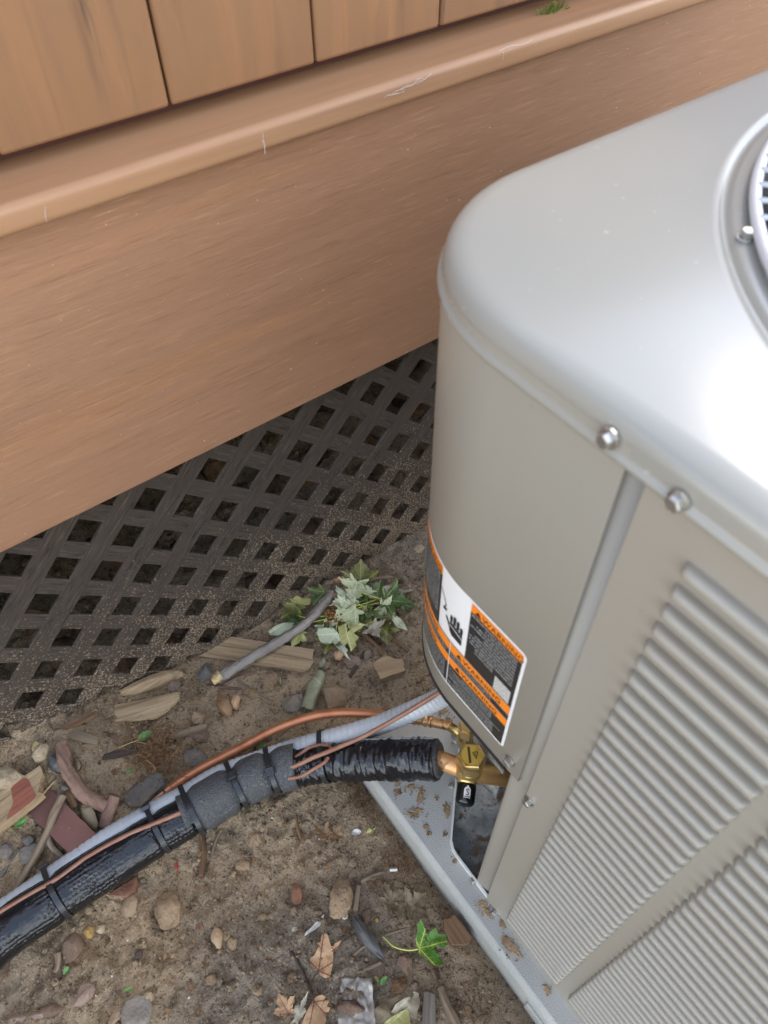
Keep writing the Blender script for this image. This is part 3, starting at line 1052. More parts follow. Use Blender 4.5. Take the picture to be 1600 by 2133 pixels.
grille = bpy.data.objects.new('fan_grille', None)
COL.objects.link(grille)
grille.parent = ac
grille.location = Vector((ACX, ACY, 0.8385)) - ac.location


def torus(name, R, r, mt, parent, z=0.0, n=160, k=8):
    Vt, Ft = [], []
    for i in range(n):
        a = 2 * math.pi * i / n
        for j in range(k):
            b = 2 * math.pi * j / k
            Vt.append(((R + r * math.cos(b)) * math.cos(a), (R + r * math.cos(b)) * math.sin(a), z + r * math.sin(b)))
    for i in range(n):
        for j in range(k):
            Ft.append((i * k + j, ((i + 1) % n) * k + j, ((i + 1) % n) * k + (j + 1) % k, i * k + (j + 1) % k))
    return link(name, mesh(name, Vt, Ft, True), mt, parent)


torus('grille_rim', 0.2895, 0.0036, M['chrome'], grille, 0.0006)
for i in range(14):
    torus('grille_wire', 0.279 - i * 0.0160, 0.0017, M['chrome'], grille, 0.001 + 0.006 * math.sin(i / 13 * 1.57), 110, 6)
spoke_me = None
for i in range(96):
    if spoke_me is None:
        pts = [Vector((0.289 - t * 0.235, 0, 0.0035 + 0.006 * math.sin(t * 1.57))) for t in np.linspace(0, 1, 8)]
        spoke_me = mesh('grille_spoke', *tube_data(pts, 0.0017, 6)[:2], True)
        spoke_me.materials.append(M['chrome'])
    o = link('grille_spoke', spoke_me, None, grille)
    o.rotation_euler = (0, 0, 2 * math.pi * i / 96)
torus('grille_hub', 0.050, 0.004, M['chrome'], grille, 0.0075, 60)
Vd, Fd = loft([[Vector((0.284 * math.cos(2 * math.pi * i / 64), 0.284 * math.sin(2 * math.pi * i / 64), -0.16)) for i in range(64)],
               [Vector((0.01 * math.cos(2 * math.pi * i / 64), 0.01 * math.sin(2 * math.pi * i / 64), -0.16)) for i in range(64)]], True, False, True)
link('void_disc', mesh('void_disc', Vd, Fd), M['dark'], grille)  # black disc stands in for the darkness inside the fan well
for i in range(4):
    a0 = i * math.pi / 2
    Vb, Fb = [], []
    for t in np.linspace(0.06, 0.27, 6):
        for s in (-0.5, 0, 0.5):
            a = a0 + s * 1.1
            Vb.append((t * math.cos(a), t * math.sin(a), -0.08 - 0.05 * s))
    for p_ in range(5):
        for q_ in range(2): Fb.append((p_ * 3 + q_, p_ * 3 + q_ + 1, p_ * 3 + q_ + 4, p_ * 3 + q_ + 3))
    link('fan_blade', mesh('fan_blade', Vb, Fb, True), M['coil'], grille)
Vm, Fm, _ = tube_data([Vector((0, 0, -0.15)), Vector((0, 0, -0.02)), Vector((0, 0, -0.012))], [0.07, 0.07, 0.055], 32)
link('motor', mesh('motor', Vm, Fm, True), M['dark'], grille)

# screws on lid, panels and ring
for px, py in ((1270, 912), (1415, 1042)):
    d = ray(px, py)
    p = EYE + d * (0.2262 / d.x)
    screw((0.2262, p.y, p.z), (-1, 0, 0.05), 0.98)
d = ray(1063, 1585); p = EYE + d * ((XF - 0.0008) / d.x); screw((XF - 0.0005, p.y, p.z), (-1, 0, 0), 1.0)
d = ray(1103, 1667); p = EYE + d * (XF / d.x); screw((XF, p.y, p.z), (-1, 0, 0), 1.0)
d = ray(1034, 1900); p = EYE + d * (XF / d.x); screw((XF, p.y, p.z), (-1, 0, 0), 1.0)
p = at(1556, 490, 0.836); screw((p.x, p.y, 0.8340), (0, 0, 1), 0.95)
for a in (75, 200, 290, 15): screw((ACX + 0.297 * math.cos(math.radians(a)), ACY + 0.297 * math.sin(math.radians(a)), 0.8346), (0, 0, 1), 1.1)

# ---- warning label wrapped round the corner
lab = bpy.data.objects.new('warning_label', None)
COL.objects.link(lab)
lab.parent = ac
lab.location = (0, 0, 0)
tag(lab, 'black and orange warning label wrapped round the cabinet corner')
SR, SL, LZT, LZB = 0.0115, 0.1680, 0.5965, 0.4400


def patch(s0, s1, z0, z1, off):
    n = max(1, int(abs(s1 - s0) / 0.003))
    V_, F_ = [], []
    for i in range(n + 1):
        s = s0 + (s1 - s0) * i / n
        V_ += [surf(s, z0, off), surf(s, z1, off)]
    for i in range(n): F_.append((2 * i, 2 * i + 1, 2 * i + 3, 2 * i + 2))
    return V_, F_


def lab_obj(name, pieces, mt):
    V_, F_ = [], []
    for v, f in pieces:
        b = len(V_)
        V_ += v
        F_ += [tuple(i + b for i in q) for q in f]
    return at_ac(name, V_, F_, mt, False, None, lab)


# white base with round corners
Vb, Fb = [], []
cr = 0.005
svals = [SR + cr * (1 - math.cos(a)) for a in np.linspace(0, math.pi / 2, 7)] + list(np.linspace(SR + cr, SL - cr, 60)[1:]) + [SL - cr * (1 - math.sin(a)) for a in np.linspace(0, math.pi / 2, 7)][1:]
for s in svals:
    e = min(s - SR, SL - s)
    dz = cr - math.sqrt(max(0, cr * cr - max(0, cr - e) ** 2)) if e < cr else 0
    Vb += [surf(s, LZB + dz, 0.0003), surf(s, LZT - dz, 0.0003)]
for i in range(len(svals) - 1): Fb.append((2 * i, 2 * i + 1, 2 * i + 3, 2 * i + 2))
at_ac('label_sheet', Vb, Fb, M['white'], False, None, lab)
B = 0.0028
r0, r1, r2, r3 = SR + B, 0.0690, 0.1065, SL - B           # right block, white pictogram block, left block
zt_, zb_ = LZT - B, LZB + B
ZMID = 0.5130
lab_obj('black_field', [patch(r0, r1, ZMID, zt_ - 0.010, 0.0006), patch(r2, r3, ZMID, zt_ - 0.010, 0.0006), patch(r0, 0.0862, zb_, ZMID, 0.00055), patch(0.0874, r3, zb_, ZMID, 0.00055)], M['ink'])
bars = [patch(a, b_, zt_ - 0.0105, zt_, 0.0007) for a, b_ in ((r0, r1), (r2, r3))]
for a, b_ in ((r0, 0.0862), (0.0874, r3)):
    bars.append(patch(a, b_, 0.4995, 0.5118, 0.0007))
    bars.append(patch(a, b_, 0.4780, 0.4895, 0.0007))
for b_ in bars: lab_obj('orange_band', [b_], M['orange'])
lab_obj('rule_line', [patch(r0, r3, 0.5122, 0.5130, 0.0008), patch(r0, r3, 0.4985, 0.4991, 0.0008), patch(r0, r3, 0.4898, 0.4905, 0.0008), patch(r0 + 0.004, 0.084, 0.4612, 0.4620, 0.0008)], M['print'])
# small print: rows of words, unreadable at this size
words = []
def print_rows(s0, s1, z0, z1, pitch, hgt, seed):
    rg = random.Random(seed)
    z = z1
    while z - hgt > z0:
        s = s0
        end = s1 - rg.choice((0, 0, 0, 0.006, 0.015)) * (s1 - s0) / 0.05
        while s < end:
            wl = rg.uniform(0.0015, 0.0052)
            # a word is a few letter-sized marks
            q = s
            while q < min(s + wl, end):
                words.append(patch(q, min(q + 0.00062, end), z - hgt * rg.choice((1, 1, 0.8)), z, 0.0009))
                q += 0.0009
            s += wl + 0.0011
        z -= pitch
print_rows(r0 + 0.004, r1 - 0.002, 0.541, 0.5815, 0.0046, 0.0025, 1)
print_rows(r0 + 0.024, r1 - 0.010, 0.5305, 0.541, 0.0046, 0.0025, 2)
print_rows(r2 + 0.003, r3 - 0.004, 0.525, 0.5815, 0.0046, 0.0025, 3)
print_rows(r0 + 0.020, 0.084, 0.4915, 0.4975, 0.0030, 0.0017, 4)
print_rows(0.091, r3 - 0.006, 0.4915, 0.4975, 0.0030, 0.0017, 5)
print_rows(r0 + 0.016, 0.084, 0.4630, 0.4762, 0.0030, 0.0017, 6)
print_rows(r0 + 0.012, 0.084, 0.4435, 0.4600, 0.0044, 0.0024, 7)
print_rows(0.091, r3 - 0.006, 0.4435, 0.4762, 0.0042, 0.0022, 8)
sp_ = lab_obj('small_print', words, M['print'])
sp_['kind'] = 'stuff'


def text_tris(txt, size):
    cu = bpy.data.curves.new('t', 'FONT')
    cu.body = txt
    cu.size = size
    cu.resolution_u = 2
    o = bpy.data.objects.new('t', cu)
    COL.objects.link(o)
    dg = bpy.context.evaluated_depsgraph_get()
    me = bpy.data.meshes.new_from_object(o.evaluated_get(dg))
    V_ = [v.co.copy() for v in me.vertices]
    F_ = [tuple(p_.vertices) for p_ in me.polygons]
    bpy.data.objects.remove(o)
    bpy.data.curves.remove(cu)
    bpy.data.meshes.remove(me)
    return V_, F_


TV, TF = text_tris('WARNING', 0.0105)
tw = max(v.x for v in TV)
def warn(s_left, zbase, k, name='warning_text'):
    """text reads from larger s to smaller s"""
    V_ = [surf(s_left - v.x * k, zbase + v.y * k, 0.0010) for v in TV]
    # warning triangle before the word
    h = 0.0072 * k
    b = len(V_)
    s0 = s_left + 0.0045 * k
    V_ += [surf(s0 + 0.0045 * k, zbase, 0.0010), surf(s0 - 0.0040 * k + 0.0005, zbase, 0.0010), surf(s0 + 0.0004, zbase + h, 0.0010)]
    return at_ac(name, V_, TF + [(b, b + 1, b + 2)], M['ink'], False, None, lab)
warn(0.0568, zt_ - 0.0090, 0.86)
warn(r3 - 0.014, zt_ - 0.0090, 0.86)
warn(0.0700, 0.5020, 0.90)
warn(r3 - 0.014, 0.5020, 0.90)
warn(0.0700, 0.4803, 0.88)
warn(r3 - 0.014, 0.4803, 0.88)
# blank pale square in the corner of the black field
lab_obj('pale_square', [patch(r0 + 0.003, r0 + 0.0205, 0.5145, 0.5345, 0.0009)], mat('pale_print', lin(186, 184, 178), 0.5, 0, [(700, I3, lin(150, 148, 142), 0.5, 0.6, 2)]))
# pictogram: a hand and a spark
pic = []
def quad(pts):
    return [surf(s, z, 0.0010) for s, z in pts], [tuple(range(len(pts)))]
cs, cz = 0.0820, 0.5360
def rotp(pts, a=0.0):
    return [(cs + x, cz + z) for x, z in pts]
for i, (x, hgt) in enumerate(((-0.0078, 0.012), (-0.0036, 0.0165), (0.0006, 0.0175), (0.0048, 0.0145))):
    pic.append(quad(rotp([(x, 0.0035 + 0.001 * i), (x + 0.0031, 0.0040 + 0.001 * i), (x + 0.0031, hgt - 0.001), (x + 0.0022, hgt), (x + 0.0008, hgt), (x, hgt - 0.001)])))
pic.append(quad(rotp([(-0.0078, -0.0022), (-0.0078, 0.0022), (0.0080, 0.0052), (0.0080, 0.0012)])))
pic.append(quad(rotp([(-0.0078, -0.0122), (-0.0078, -0.0045), (0.0080, -0.0010), (0.0080, -0.0078), (0.0044, -0.0122)])))
pic.append(quad(rotp([(0.0085, -0.0060), (0.0085, 0.0010), (0.0128, 0.0065), (0.0144, 0.0050), (0.0105, -0.0010)])))
for a, b_ in (((0.0128, 0.0145), (0.0170, 0.0120)), ((0.0170, 0.0120), (0.0150, 0.0190)), ((0.0150, 0.0190), (0.0232, 0.0330))):
    t = Vector(b_) - Vector(a)
    nn = Vector((-t.y, t.x)).normalized() * 0.0005
    pic.append(quad(rotp([(a[0] + nn.x, a[1] + nn.y), (b_[0] + nn.x, b_[1] + nn.y), (b_[0] - nn.x, b_[1] - nn.y), (a[0] - nn.x, a[1] - nn.y)])))
pic.append(quad(rotp([(0.0140, 0.0105), (0.0190, 0.0105), (0.0180, 0.0140), (0.0150, 0.0135)])))
lab_obj('hand_pictogram', pic, M['ink'])

# ---- service valves
def lathe(name, base, axis, prof_, mt, parent, seg=24, smooth=True):
    q = Vector(axis).to_track_quat('Z', 'Y')
    rings_ = [[Vector(base) + q @ Vector((r * math.cos(2 * math.pi * i / seg), r * math.sin(2 * math.pi * i / seg), h)) for i in range(seg)] for r, h in prof_]
    V_, F_ = loft(rings_, True, True, True)
    o = at_ac(name, V_, F_, mt, smooth, None, parent)
    if smooth:
        for p_ in o.data.polygons:
            if len(p_.vertices) > 4: p_.use_smooth = False
    return o


def valve_root(name, label=None):
    o = bpy.data.objects.new(name, None)
    COL.objects.link(o)
    o.parent = ac
    if label: o['label'] = label
    return o


sv = valve_root('suction_valve', 'larger brass service valve with hexagonal cap')
HT = at(983, 1573, 0.160)
vx, vy = HT.x, HT.y
VZ = 0.112
lathe('valve_body', (vx, vy, VZ - 0.020), (0, 0, 1), [(0.012, -0.0), (0.0165, 0.003), (0.0172, 0.022), (0.0165, 0.030), (0.0160, 0.033), (0.0160, 0.036)], M['brass'], sv)
q6 = Quaternion((0, 0, 1), 0.35)
rings = []
for r, h in ((0.0166, 0.1290), (0.0183, 0.1300), (0.0183, 0.1550), (0.0172, 0.1585), (0.0158, 0.1596)):
    rings.append([Vector((vx, vy, h)) + q6 @ Vector((r * math.cos(i * math.pi / 3), r * math.sin(i * math.pi / 3), 0)) for i in range(6)])
Vv, Ff = loft(rings, True, True, True)
at_ac('hex_cap', Vv, Ff, M['brass'], False, None, sv)
# sticker on the cap: yellow disc, dark bar, small triangle with R
def disc(c, r, z, n=28): return [Vector((c[0] + r * math.cos(2 * math.pi * i / n), c[1] + r * math.sin(2 * math.pi * i / n), z)) for i in range(n)], [tuple(range(n))]
v_, f_ = disc((vx, vy), 0.0128, 0.1598)
at_ac('cap_sticker', v_, f_, M['sticker'], False, None, sv)
ex = (at(1000, 1573, 0.16) - at(983, 1573, 0.16)).normalized()
ey = (at(983, 1560, 0.16) - at(983, 1573, 0.16)).normalized()
def capq(pts, name, mt, z=0.1600):
    return at_ac(name, [Vector((vx, vy, z)) + ex * a * 0.001 + ey * b_ * 0.001 for a, b_ in pts], [tuple(range(len(pts)))], mt, False, None, sv)
capq([(-5.6, 10.0), (-4.4, 11.0), (-2.6, 10.2), (-0.4, -9.6), (-3.4, -10.2)], 'dark_bar', M['inkbrown'])
for a, b_, c_ in (((0.8, 3.4), (7.4, 4.4), (3.2, 5.2)), ((7.4, 4.4), (5.4, -4.6), (6.2, 0)), ((5.4, -4.6), (0.8, 3.4), (2.8, -0.8))):
    t = (Vector(b_) - Vector(a)).normalized()
    nn = Vector((-t.y, t.x)) * 0.5
    capq([(a[0] + nn.x, a[1] + nn.y), (b_[0] + nn.x, b_[1] + nn.y), (b_[0] - nn.x, b_[1] - nn.y), (a[0] - nn.x, a[1] - nn.y)], 'triangle_side', M['inkbrown'])
RV, RF = text_tris('R', 5.5)
at_ac('letter_mark', [Vector((vx, vy, 0.1601)) + ex * (v.x + 2.6) * 0.001 + ey * (v.y - 1.6) * 0.001 for v in RV], RF, M['inkbrown'], False, None, sv)
# stubs
PEND = at(912, 1581, 0.108)
SB = Vector((vx, vy, VZ - 0.004))
v_, f_, u_ = tube_data([PEND.lerp(SB, -0.35), PEND.lerp(SB, 0.2), PEND.lerp(SB, 0.7), SB], 0.0118, 24)
at_ac('inlet_stub', v_, f_, M['copper_dk'], True, None, sv)
OUTP = at(1048, 1617, 0.100)
od = (OUTP - SB)
v_, f_, u_ = tube_data([SB, SB + od * 0.25, SB + od * 0.27, SB + od * 1.5], [0.0140, 0.0140, 0.0128, 0.0128], 24)
at_ac('outlet_stub', v_, f_, M['warm_brass'], True, None, sv)
# service port pointing out of the cabinet, under a black cap with a white crest
PC = at(967, 1680, 0.100)
pdv = Vector((PC.x - SB.x, PC.y - SB.y, -0.006))
pn = pdv.normalized()
L_ = pdv.length
lathe('port_neck', SB, pn, [(0.0125, 0.0), (0.0125, 0.010), (0.0118, L_ * 0.40)], M['brass'], sv)
b0 = L_ * 0.36
lathe('port_cap', SB, pn, [(0.0105, b0), (0.0118, b0 + 0.001), (0.0122, b0 + 0.004), (0.0122, L_ - 0.006), (0.0114, L_ - 0.003), (0.0090, L_ - 0.0008), (0.0050, L_)], M['cap'], sv, 32)
# crest on the side of the cap that faces the sky
side = pn.cross(Vector((0, 0, 1))).normalized()
upv = side.cross(pn).normalized()
if upv.z < 0: upv = -upv
def capmap(a, b_, off=0.0):
    """a: mm round the cap, b_: mm along it from its middle towards the valve; lettering upright with the valve at the top"""
    r = 0.0123 + off
    th = a * 0.001 / r - 0.10
    c = SB + pn * (b0 + (L_ - b0) * 0.45 - b_ * 0.001)
    return c + (upv * math.cos(th) + side * math.sin(th)) * r
sgn = 1 if (side.dot(RIGHT) > 0) else -1
crest = [(-4.2, -5.2), (-4.2, 2.6), (-3.4, 4.6), (-2.0, 5.4), (0, 8.0), (2.0, 5.4), (3.4, 4.6), (4.2, 2.6), (4.2, -5.2)]
Vc, Fc = [], []
for i, (a, b_) in enumerate(crest): Vc.append(capmap(sgn * a, b_, 0.0003))
# strip triangulation: mirror pairs keep it on the curve
for a in np.linspace(-4.2, 4.2, 9):
    pass
Vc, Fc = [], []
cols = np.linspace(-4.2, 4.2, 13)
def topz(a):
    a = abs(a)
    pts = [(0, 8.0), (2.0, 5.4), (3.4, 4.6), (4.2, 2.6)]
    for (a0, z0), (a1, z1) in zip(pts, pts[1:]):
        if a0 <= a <= a1 + 1e-6: return z0 + (z1 - z0) * (a - a0) / (a1 - a0)
    return 2.6
for a in cols: Vc += [capmap(sgn * a, -5.2, 0.0003), capmap(sgn * a, topz(a), 0.0003)]
for i in range(len(cols) - 1): Fc.append((2 * i, 2 * i + 1, 2 * i + 3, 2 * i + 2))
at_ac('crest', Vc, Fc, M['white'], False, None, sv)
SV_, SF_ = text_tris('S', 11.5)
sx = max(v.x for v in SV_) / 2
at_ac('crest_letter', [capmap(sgn * (v.x - sx) * 1.0, v.y - 4.4, 0.0006) for v in SV_], SF_, M['ink'], False, None, sv)
mk = []
for i in range(9):
    a = -4.0 + i * 0.95
    v4 = [capmap(sgn * a, -6.0, 0.0003), capmap(sgn * (a + 0.6), -6.0, 0.0003), capmap(sgn * (a + 0.6), -7.6, 0.0003), capmap(sgn * a, -7.6, 0.0003)]
    mk.append((v4, [(0, 1, 2, 3)]))
V_, F_ = [], []
for v, f in mk:
    b_ = len(V_); V_ += v; F_ += [tuple(i + b_ for i in q) for q in f]
at_ac('crest_small_print', V_, F_, M['white'], False, None, sv)

lv = valve_root('liquid_valve', 'smaller brass service valve beside the cabinet corner')
LVC = at(972, 1532, 0.110)
lathe('valve_body', (LVC.x, LVC.y, 0.080), (0, 0, 1), [(0.0070, 0), (0.0105, 0.003), (0.0118, 0.010), (0.0112, 0.030), (0.0090, 0.034), (0.0090, 0.038)], M['brass'], lv)
rings = [[Vector((LVC.x, LVC.y, h)) + Vector((r * math.cos(i * math.pi / 3), r * math.sin(i * math.pi / 3), 0)) for i in range(6)] for r, h in ((0.0110, 0.117), (0.0120, 0.118), (0.0120, 0.138), (0.0105, 0.142))]
Vv, Ff = loft(rings, True, True, True)
at_ac('hex_cap', Vv, Ff, M['brass'], False, None, lv)
lathe('port_neck', (LVC.x, LVC.y, 0.096), (0.5, -0.5, -0.1), [(0.0060, 0.005), (0.0060, 0.018), (0.0072, 0.0185), (0.0072, 0.030)], M['brass'], lv)
lathe('outlet_nut', (LVC.x, LVC.y, 0.100), (0.9, -0.1, 0), [(0.0075, 0.004), (0.0075, 0.020), (0.005, 0.021), (0.005, 0.10)], M['brass'], lv)
STUB0 = at(935, 1512, 0.108)
v_, f_, u_ = tube_data([STUB0, Vector((LVC.x, LVC.y, 0.103))], 0.0062, 16)
at_ac('inlet_stub', v_, f_, M['brass'], True, None, lv)
# bracket that carries both valves
bxm = Vector((vx + 0.040, vy + 0.004, 0))
acp(box('valve_bracket', (vx + 0.030, vy - 0.03, 0.02), (vx + 0.033, vy + 0.05, 0.13), M['galv'], None, 0.0005))

# ================================================================== pipes and cables
PIPE = [(-60, 2010, 0.040), (0, 1950, 0.040), (130, 1862, 0.040), (265, 1776, 0.040), (340, 1730, 0.041), (420, 1686, 0.042), (500, 1640, 0.043), (580, 1607, 0.046), (680, 1589, 0.056), (790, 1581, 0.082), (912, 1581, 0.108)]
pp = [at(a, b, z) for a, b, z in PIPE]
d0 = (pp[0] - pp[1]).normalized()
pp = [pp[0] + d0 * 0.5 + Vector((0, 0.02, 0)), pp[0] + d0 * 0.18] + pp
path = catmull(pp, 40)
plen = [0]
for a, b in zip(path, path[1:]): plen.append(plen[-1] + (b - a).length)
PT = plen[-1]


def near_u(px, py, z):
    q = at(px, py, z)
    i = min(range(len(path)), key=lambda k: (path[k] - q).length)
    return i


def pipe_r(u):
    return 0.0262 + 0.0034 * float(sm(0.30, 0.62, (PT - u) / 0.75 * 0.9))


TIES = [(118, 1858, 'black cable tie nearest the frame edge with its tail on the ribbed sleeve'), (332, 1736, 'black cable tie beside the end of the brown cable before the foam tape'),
        (404, 1695, 'black cable tie at the smooth end of the foam tape'), (496, 1643, 'black cable tie between the two broad swells of the foam tape'),
        (570, 1612, 'black cable tie near the cut end of the foam tape'), (683, 1589, 'black cable tie round the sleeve and the grey conduit beside the valve')]
tie_i = [near_u(a, b, 0.043) for a, b, _ in TIES]
tie_u = [plen[i] for i in tie_i]


def wrinkle(u, v):
    """ribbed foil sleeve: strong cross wrinkles near the valve, light waviness farther on; pulled in under ties"""
    near = float(sm(0.34, 0.22, PT - u))
    a = 2 * math.pi * v
    n1 = mnoise.noise(Vector((u * 210, math.cos(a) * 1.3, math.sin(a) * 1.3)))
    n2 = mnoise.noise(Vector((u * 90 + 5, math.cos(a) * 1.5, math.sin(a) * 1.5)))
    n3 = mnoise.noise(Vector((u * 22 + 9, math.cos(a) * 1.2, math.sin(a) * 1.2)))
    r = near * (0.0026 * n1 + 0.0014 * n2) + 0.0012 * n3 + 0.0005 * n2
    for tu in tie_u:
        r -= 0.0030 * math.exp(-((u - tu) / 0.006) ** 2)
    return r


lset = empty('insulated_pipe', path[len(path) // 2], 'thick pipe in glossy black insulation running along the soil to the brass valve', 'pipe')


def to(o, parent):
    """part given in world coordinates under an unrotated parent"""
    o.parent = parent
    o.location = Vector(o.location) - parent.location
    return o


def wtube(name, pts, rad, mt, parent, seg=12, rf=None, caps=True):
    Vt, Ft, Ut = tube_data([p - parent.location for p in pts], rad, seg, caps, rf)
    return link(name, mesh(name, Vt, Ft, True, Ut), mt, parent)


# finer resampling for the sleeve
def resample(P, step):
    outp = [P[0].copy()]
    acc = 0
    for a, b in zip(P, P[1:]):
        l = (b - a).length
        while acc + l >= step:
            t = (step - acc) / l
            a = a.lerp(b, t)
            outp.append(a.copy())
            l = (b - a).length
            acc = 0
        acc += l
    return outp


for nd in M['black_foil'].node_tree.nodes:
    if nd.name == 'far_stretch':
        nd.inputs['From Min'].default_value = PT - 0.30
        nd.inputs['From Max'].default_value = PT - 0.38
fine = resample(path, 0.0016)
wtube('sleeve', fine, lambda t, u: pipe_r(u), M['black_foil'], lset, 56, wrinkle)
# seam strip of the sleeve near the valve
T, Nn, Bb = frames(fine)
seam = []
for i in range(len(fine) - 130, len(fine), 2):
    seam.append(fine[i] + (Bb[i] * -0.80 + Nn[i] * 0.60).normalized() * (0.0266))
if seam[0].y < fine[len(fine) - 130].y:
    seam = [fine[i] + (Bb[i] * 0.80 + Nn[i] * 0.60).normalized() * (0.0268) for i in range(len(fine) - 130, len(fine), 2)]
wtube('sleeve_seam', seam, 0.0014, M['print'], lset, 6)
v_, f_, u_ = tube_data([fine[-1] - lset.location - (fine[-1] - fine[-6]) * 0.1, fine[-1] - lset.location + (fine[-1] - fine[-6]).normalized() * 0.004], [0.0240, 0.0215], 40)
link('sleeve_end', mesh('sleeve_end', v_, f_, True), M['foam'], lset)

# conduit
CON = [(-70, 1946, 0.046), (5, 1897, 0.046), (67, 1855, 0.046), (120, 1818, 0.046), (217, 1751, 0.046), (320, 1691, 0.046), (388, 1655, 0.046), (455, 1616, 0.046), (535, 1586, 0.048), (600, 1564, 0.054), (662, 1546, 0.064), (728, 1529, 0.078), (794, 1508, 0.090), (859, 1481, 0.116), (925, 1450, 0.155), (985, 1405, 0.235), (1000, 1340, 0.32)]
cpp = [at(a, b, z) for a, b, z in CON]
cd0 = (cpp[0] - cpp[1]).normalized()
cpp = [cpp[0] + cd0 * 0.6, cpp[0] + cd0 * 0.2] + cpp
cpath = catmull(cpp, 30)
cfine = resample(cpath, 0.0011)
con = tag(bpy.data.objects.new('conduit', None), 'grey ribbed flexible conduit curving up into the cabinet corner', 'conduit')
COL.objects.link(con)
con.location = cpath[len(cpath) // 2]
RC = 0.0134
wtube('jacket', cfine, RC, M['conduit'], con, 28, lambda u, v: 0.0010 * (abs(math.sin(u * math.pi / 0.0085)) ** 0.45) - 0.0006)

# copper liquid line
COP = [(150, 1784, 0.012), (216, 1738, 0.012), (312, 1671, 0.012), (406, 1608, 0.017), (497, 1560, 0.027), (575, 1519, 0.040), (645, 1494, 0.050), (706, 1485, 0.060), (772, 1487, 0.072), (837, 1496, 0.086), (884, 1501, 0.096), (940, 1513, 0.108)]
kp = [at(a, b, z) for a, b, z in COP]
kd0 = (kp[0] - kp[1]).normalized()
kp = [kp[0] + kd0 * 0.7, kp[0] + kd0 * 0.2] + kp
kpath = catmull(kp, 20)
cop = empty('copper_pipe', kpath[len(kpath) // 2], 'bare copper pipe arching over the soil to the small brass valve', 'pipe')
wtube('tube', kpath[:-30], 0.0064, M['copper'], cop, 16)
wtube('brazed_joint', kpath[-31:-14], [0.0070 + 0.0008 * math.sin(i * 1.3) + (0.0006 if i in (3, 4, 11, 12) else 0) for i in range(17)], M['copper_dk'], cop, 16)
wtube('valve_tail', kpath[-15:], 0.0066, M['copper_dk'], cop, 16)

# brown control cables
def cable(pts, label, r=0.0031, mt=None):
    P = catmull([at(a, b, z) for a, b, z in pts], 14)
    o = tube('control_cable', P, r, mt or M['wire'], None, 10, 1, True, None, True, False)
    return tag(o, label, 'cable', 'brown control cables along the pipe')


cable([(-60, 1935, 0.066), (0, 1900, 0.066), (66, 1861, 0.066), (126, 1826, 0.067), (184, 1784, 0.067), (262, 1741, 0.067), (318, 1717, 0.068), (373, 1694, 0.069), (392, 1684, 0.066)], 'long brown control cable lying between the conduit and the black sleeve')
cable([(600, 1602, 0.070), (627, 1590, 0.084), (652, 1578, 0.090), (680, 1567, 0.094), (720, 1550, 0.098), (759, 1533, 0.104), (830, 1494, 0.124), (903, 1450, 0.160), (940, 1426, 0.200), (980, 1390, 0.26)], 'brown control cable leaving the foam tape and crossing the conduit into the cabinet')
cable([(600, 1622, 0.066), (627, 1617, 0.076), (645, 1607, 0.082), (660, 1598, 0.086), (676, 1588, 0.090), (684, 1578, 0.090)], 'short brown cable end lowest on the sleeve beside the cut foam tape', 0.0024)
cable([(606, 1584, 0.070), (629, 1568, 0.076), (645, 1557, 0.080), (664, 1552, 0.080), (684, 1553, 0.080), (692, 1560, 0.086)], 'brown cable loop bent over the sleeve just below the grey conduit', 0.0024)

# foam tape wrapped over the sleeve
i0, i1 = near_u(386, 1704, 0.043), near_u(624, 1600, 0.05)
fp = resample(path[i0:i1 + 1], 0.002)
fl0 = plen[i0]


def foam_r(t, u):
    uu = fl0 + u
    r = pipe_r(uu) + 0.0044
    for tu in tie_u: r -= 0.0056 * math.exp(-((uu - tu) / 0.0085) ** 2)
    e = min(u, 0.012) / 0.012
    return r - 0.002 * (1 - e) ** 2


Tf, Nf, Bf = frames(fp)
sgnB = 1 if Bf[len(Bf) // 2].y > 0 else -1
fo = empty('foam_tape', fp[len(fp) // 2], 'grey foam tape wrapped in swells round the black sleeve and held by cable ties', 'foam tape')
Vt, Ft, Ut = tube_data([p - fo.location + Vector((0, 0.0022, 0.0012)) for p in fp], foam_r, 56, False,
                       lambda u, v: 0.0012 * mnoise.noise(Vector((u * 40, math.cos(v * 6.283) * 1.5, math.sin(v * 6.283) * 1.5))) + 0.00035 * mnoise.noise(Vector((u * 500, v * 150, 0))))
# thickness at the ends
s_ = 57
for base_i, dr in ((0, -0.0035), ((len(fp) - 1) * s_, -0.0035)):
    b = len(Vt)
    pc_ = fp[0 if base_i == 0 else -1] - fo.location
    for k in range(s_):
        v = Vt[base_i + k]
        Vt.append(v + (pc_ - v).normalized() * 0.0045)
        Ut.append(Ut[base_i + k])
    for k in range(s_ - 1):
        Ft.append((base_i + k, base_i + k + 1, b + k + 1, b + k) if base_i else (base_i + k + 1, base_i + k, b + k, b + k + 1))
link('wrap', mesh('wrap', Vt, Ft, True, Ut), M['foam'], fo)


# cable ties: a strap tightened round the pipe (and conduit) with its locking head
def hull2(P):
    P = sorted(P)
    def half(Q):
        h = []
        for p in Q:
            while len(h) >= 2 and (h[-1][0] - h[-2][0]) * (p[1] - h[-2][1]) - (h[-1][1] - h[-2][1]) * (p[0] - h[-2][0]) <= 0: h.pop()
            h.append(p)
        return h
    a, b = half(P), half(P[::-1])
    return a[:-1] + b[:-1]


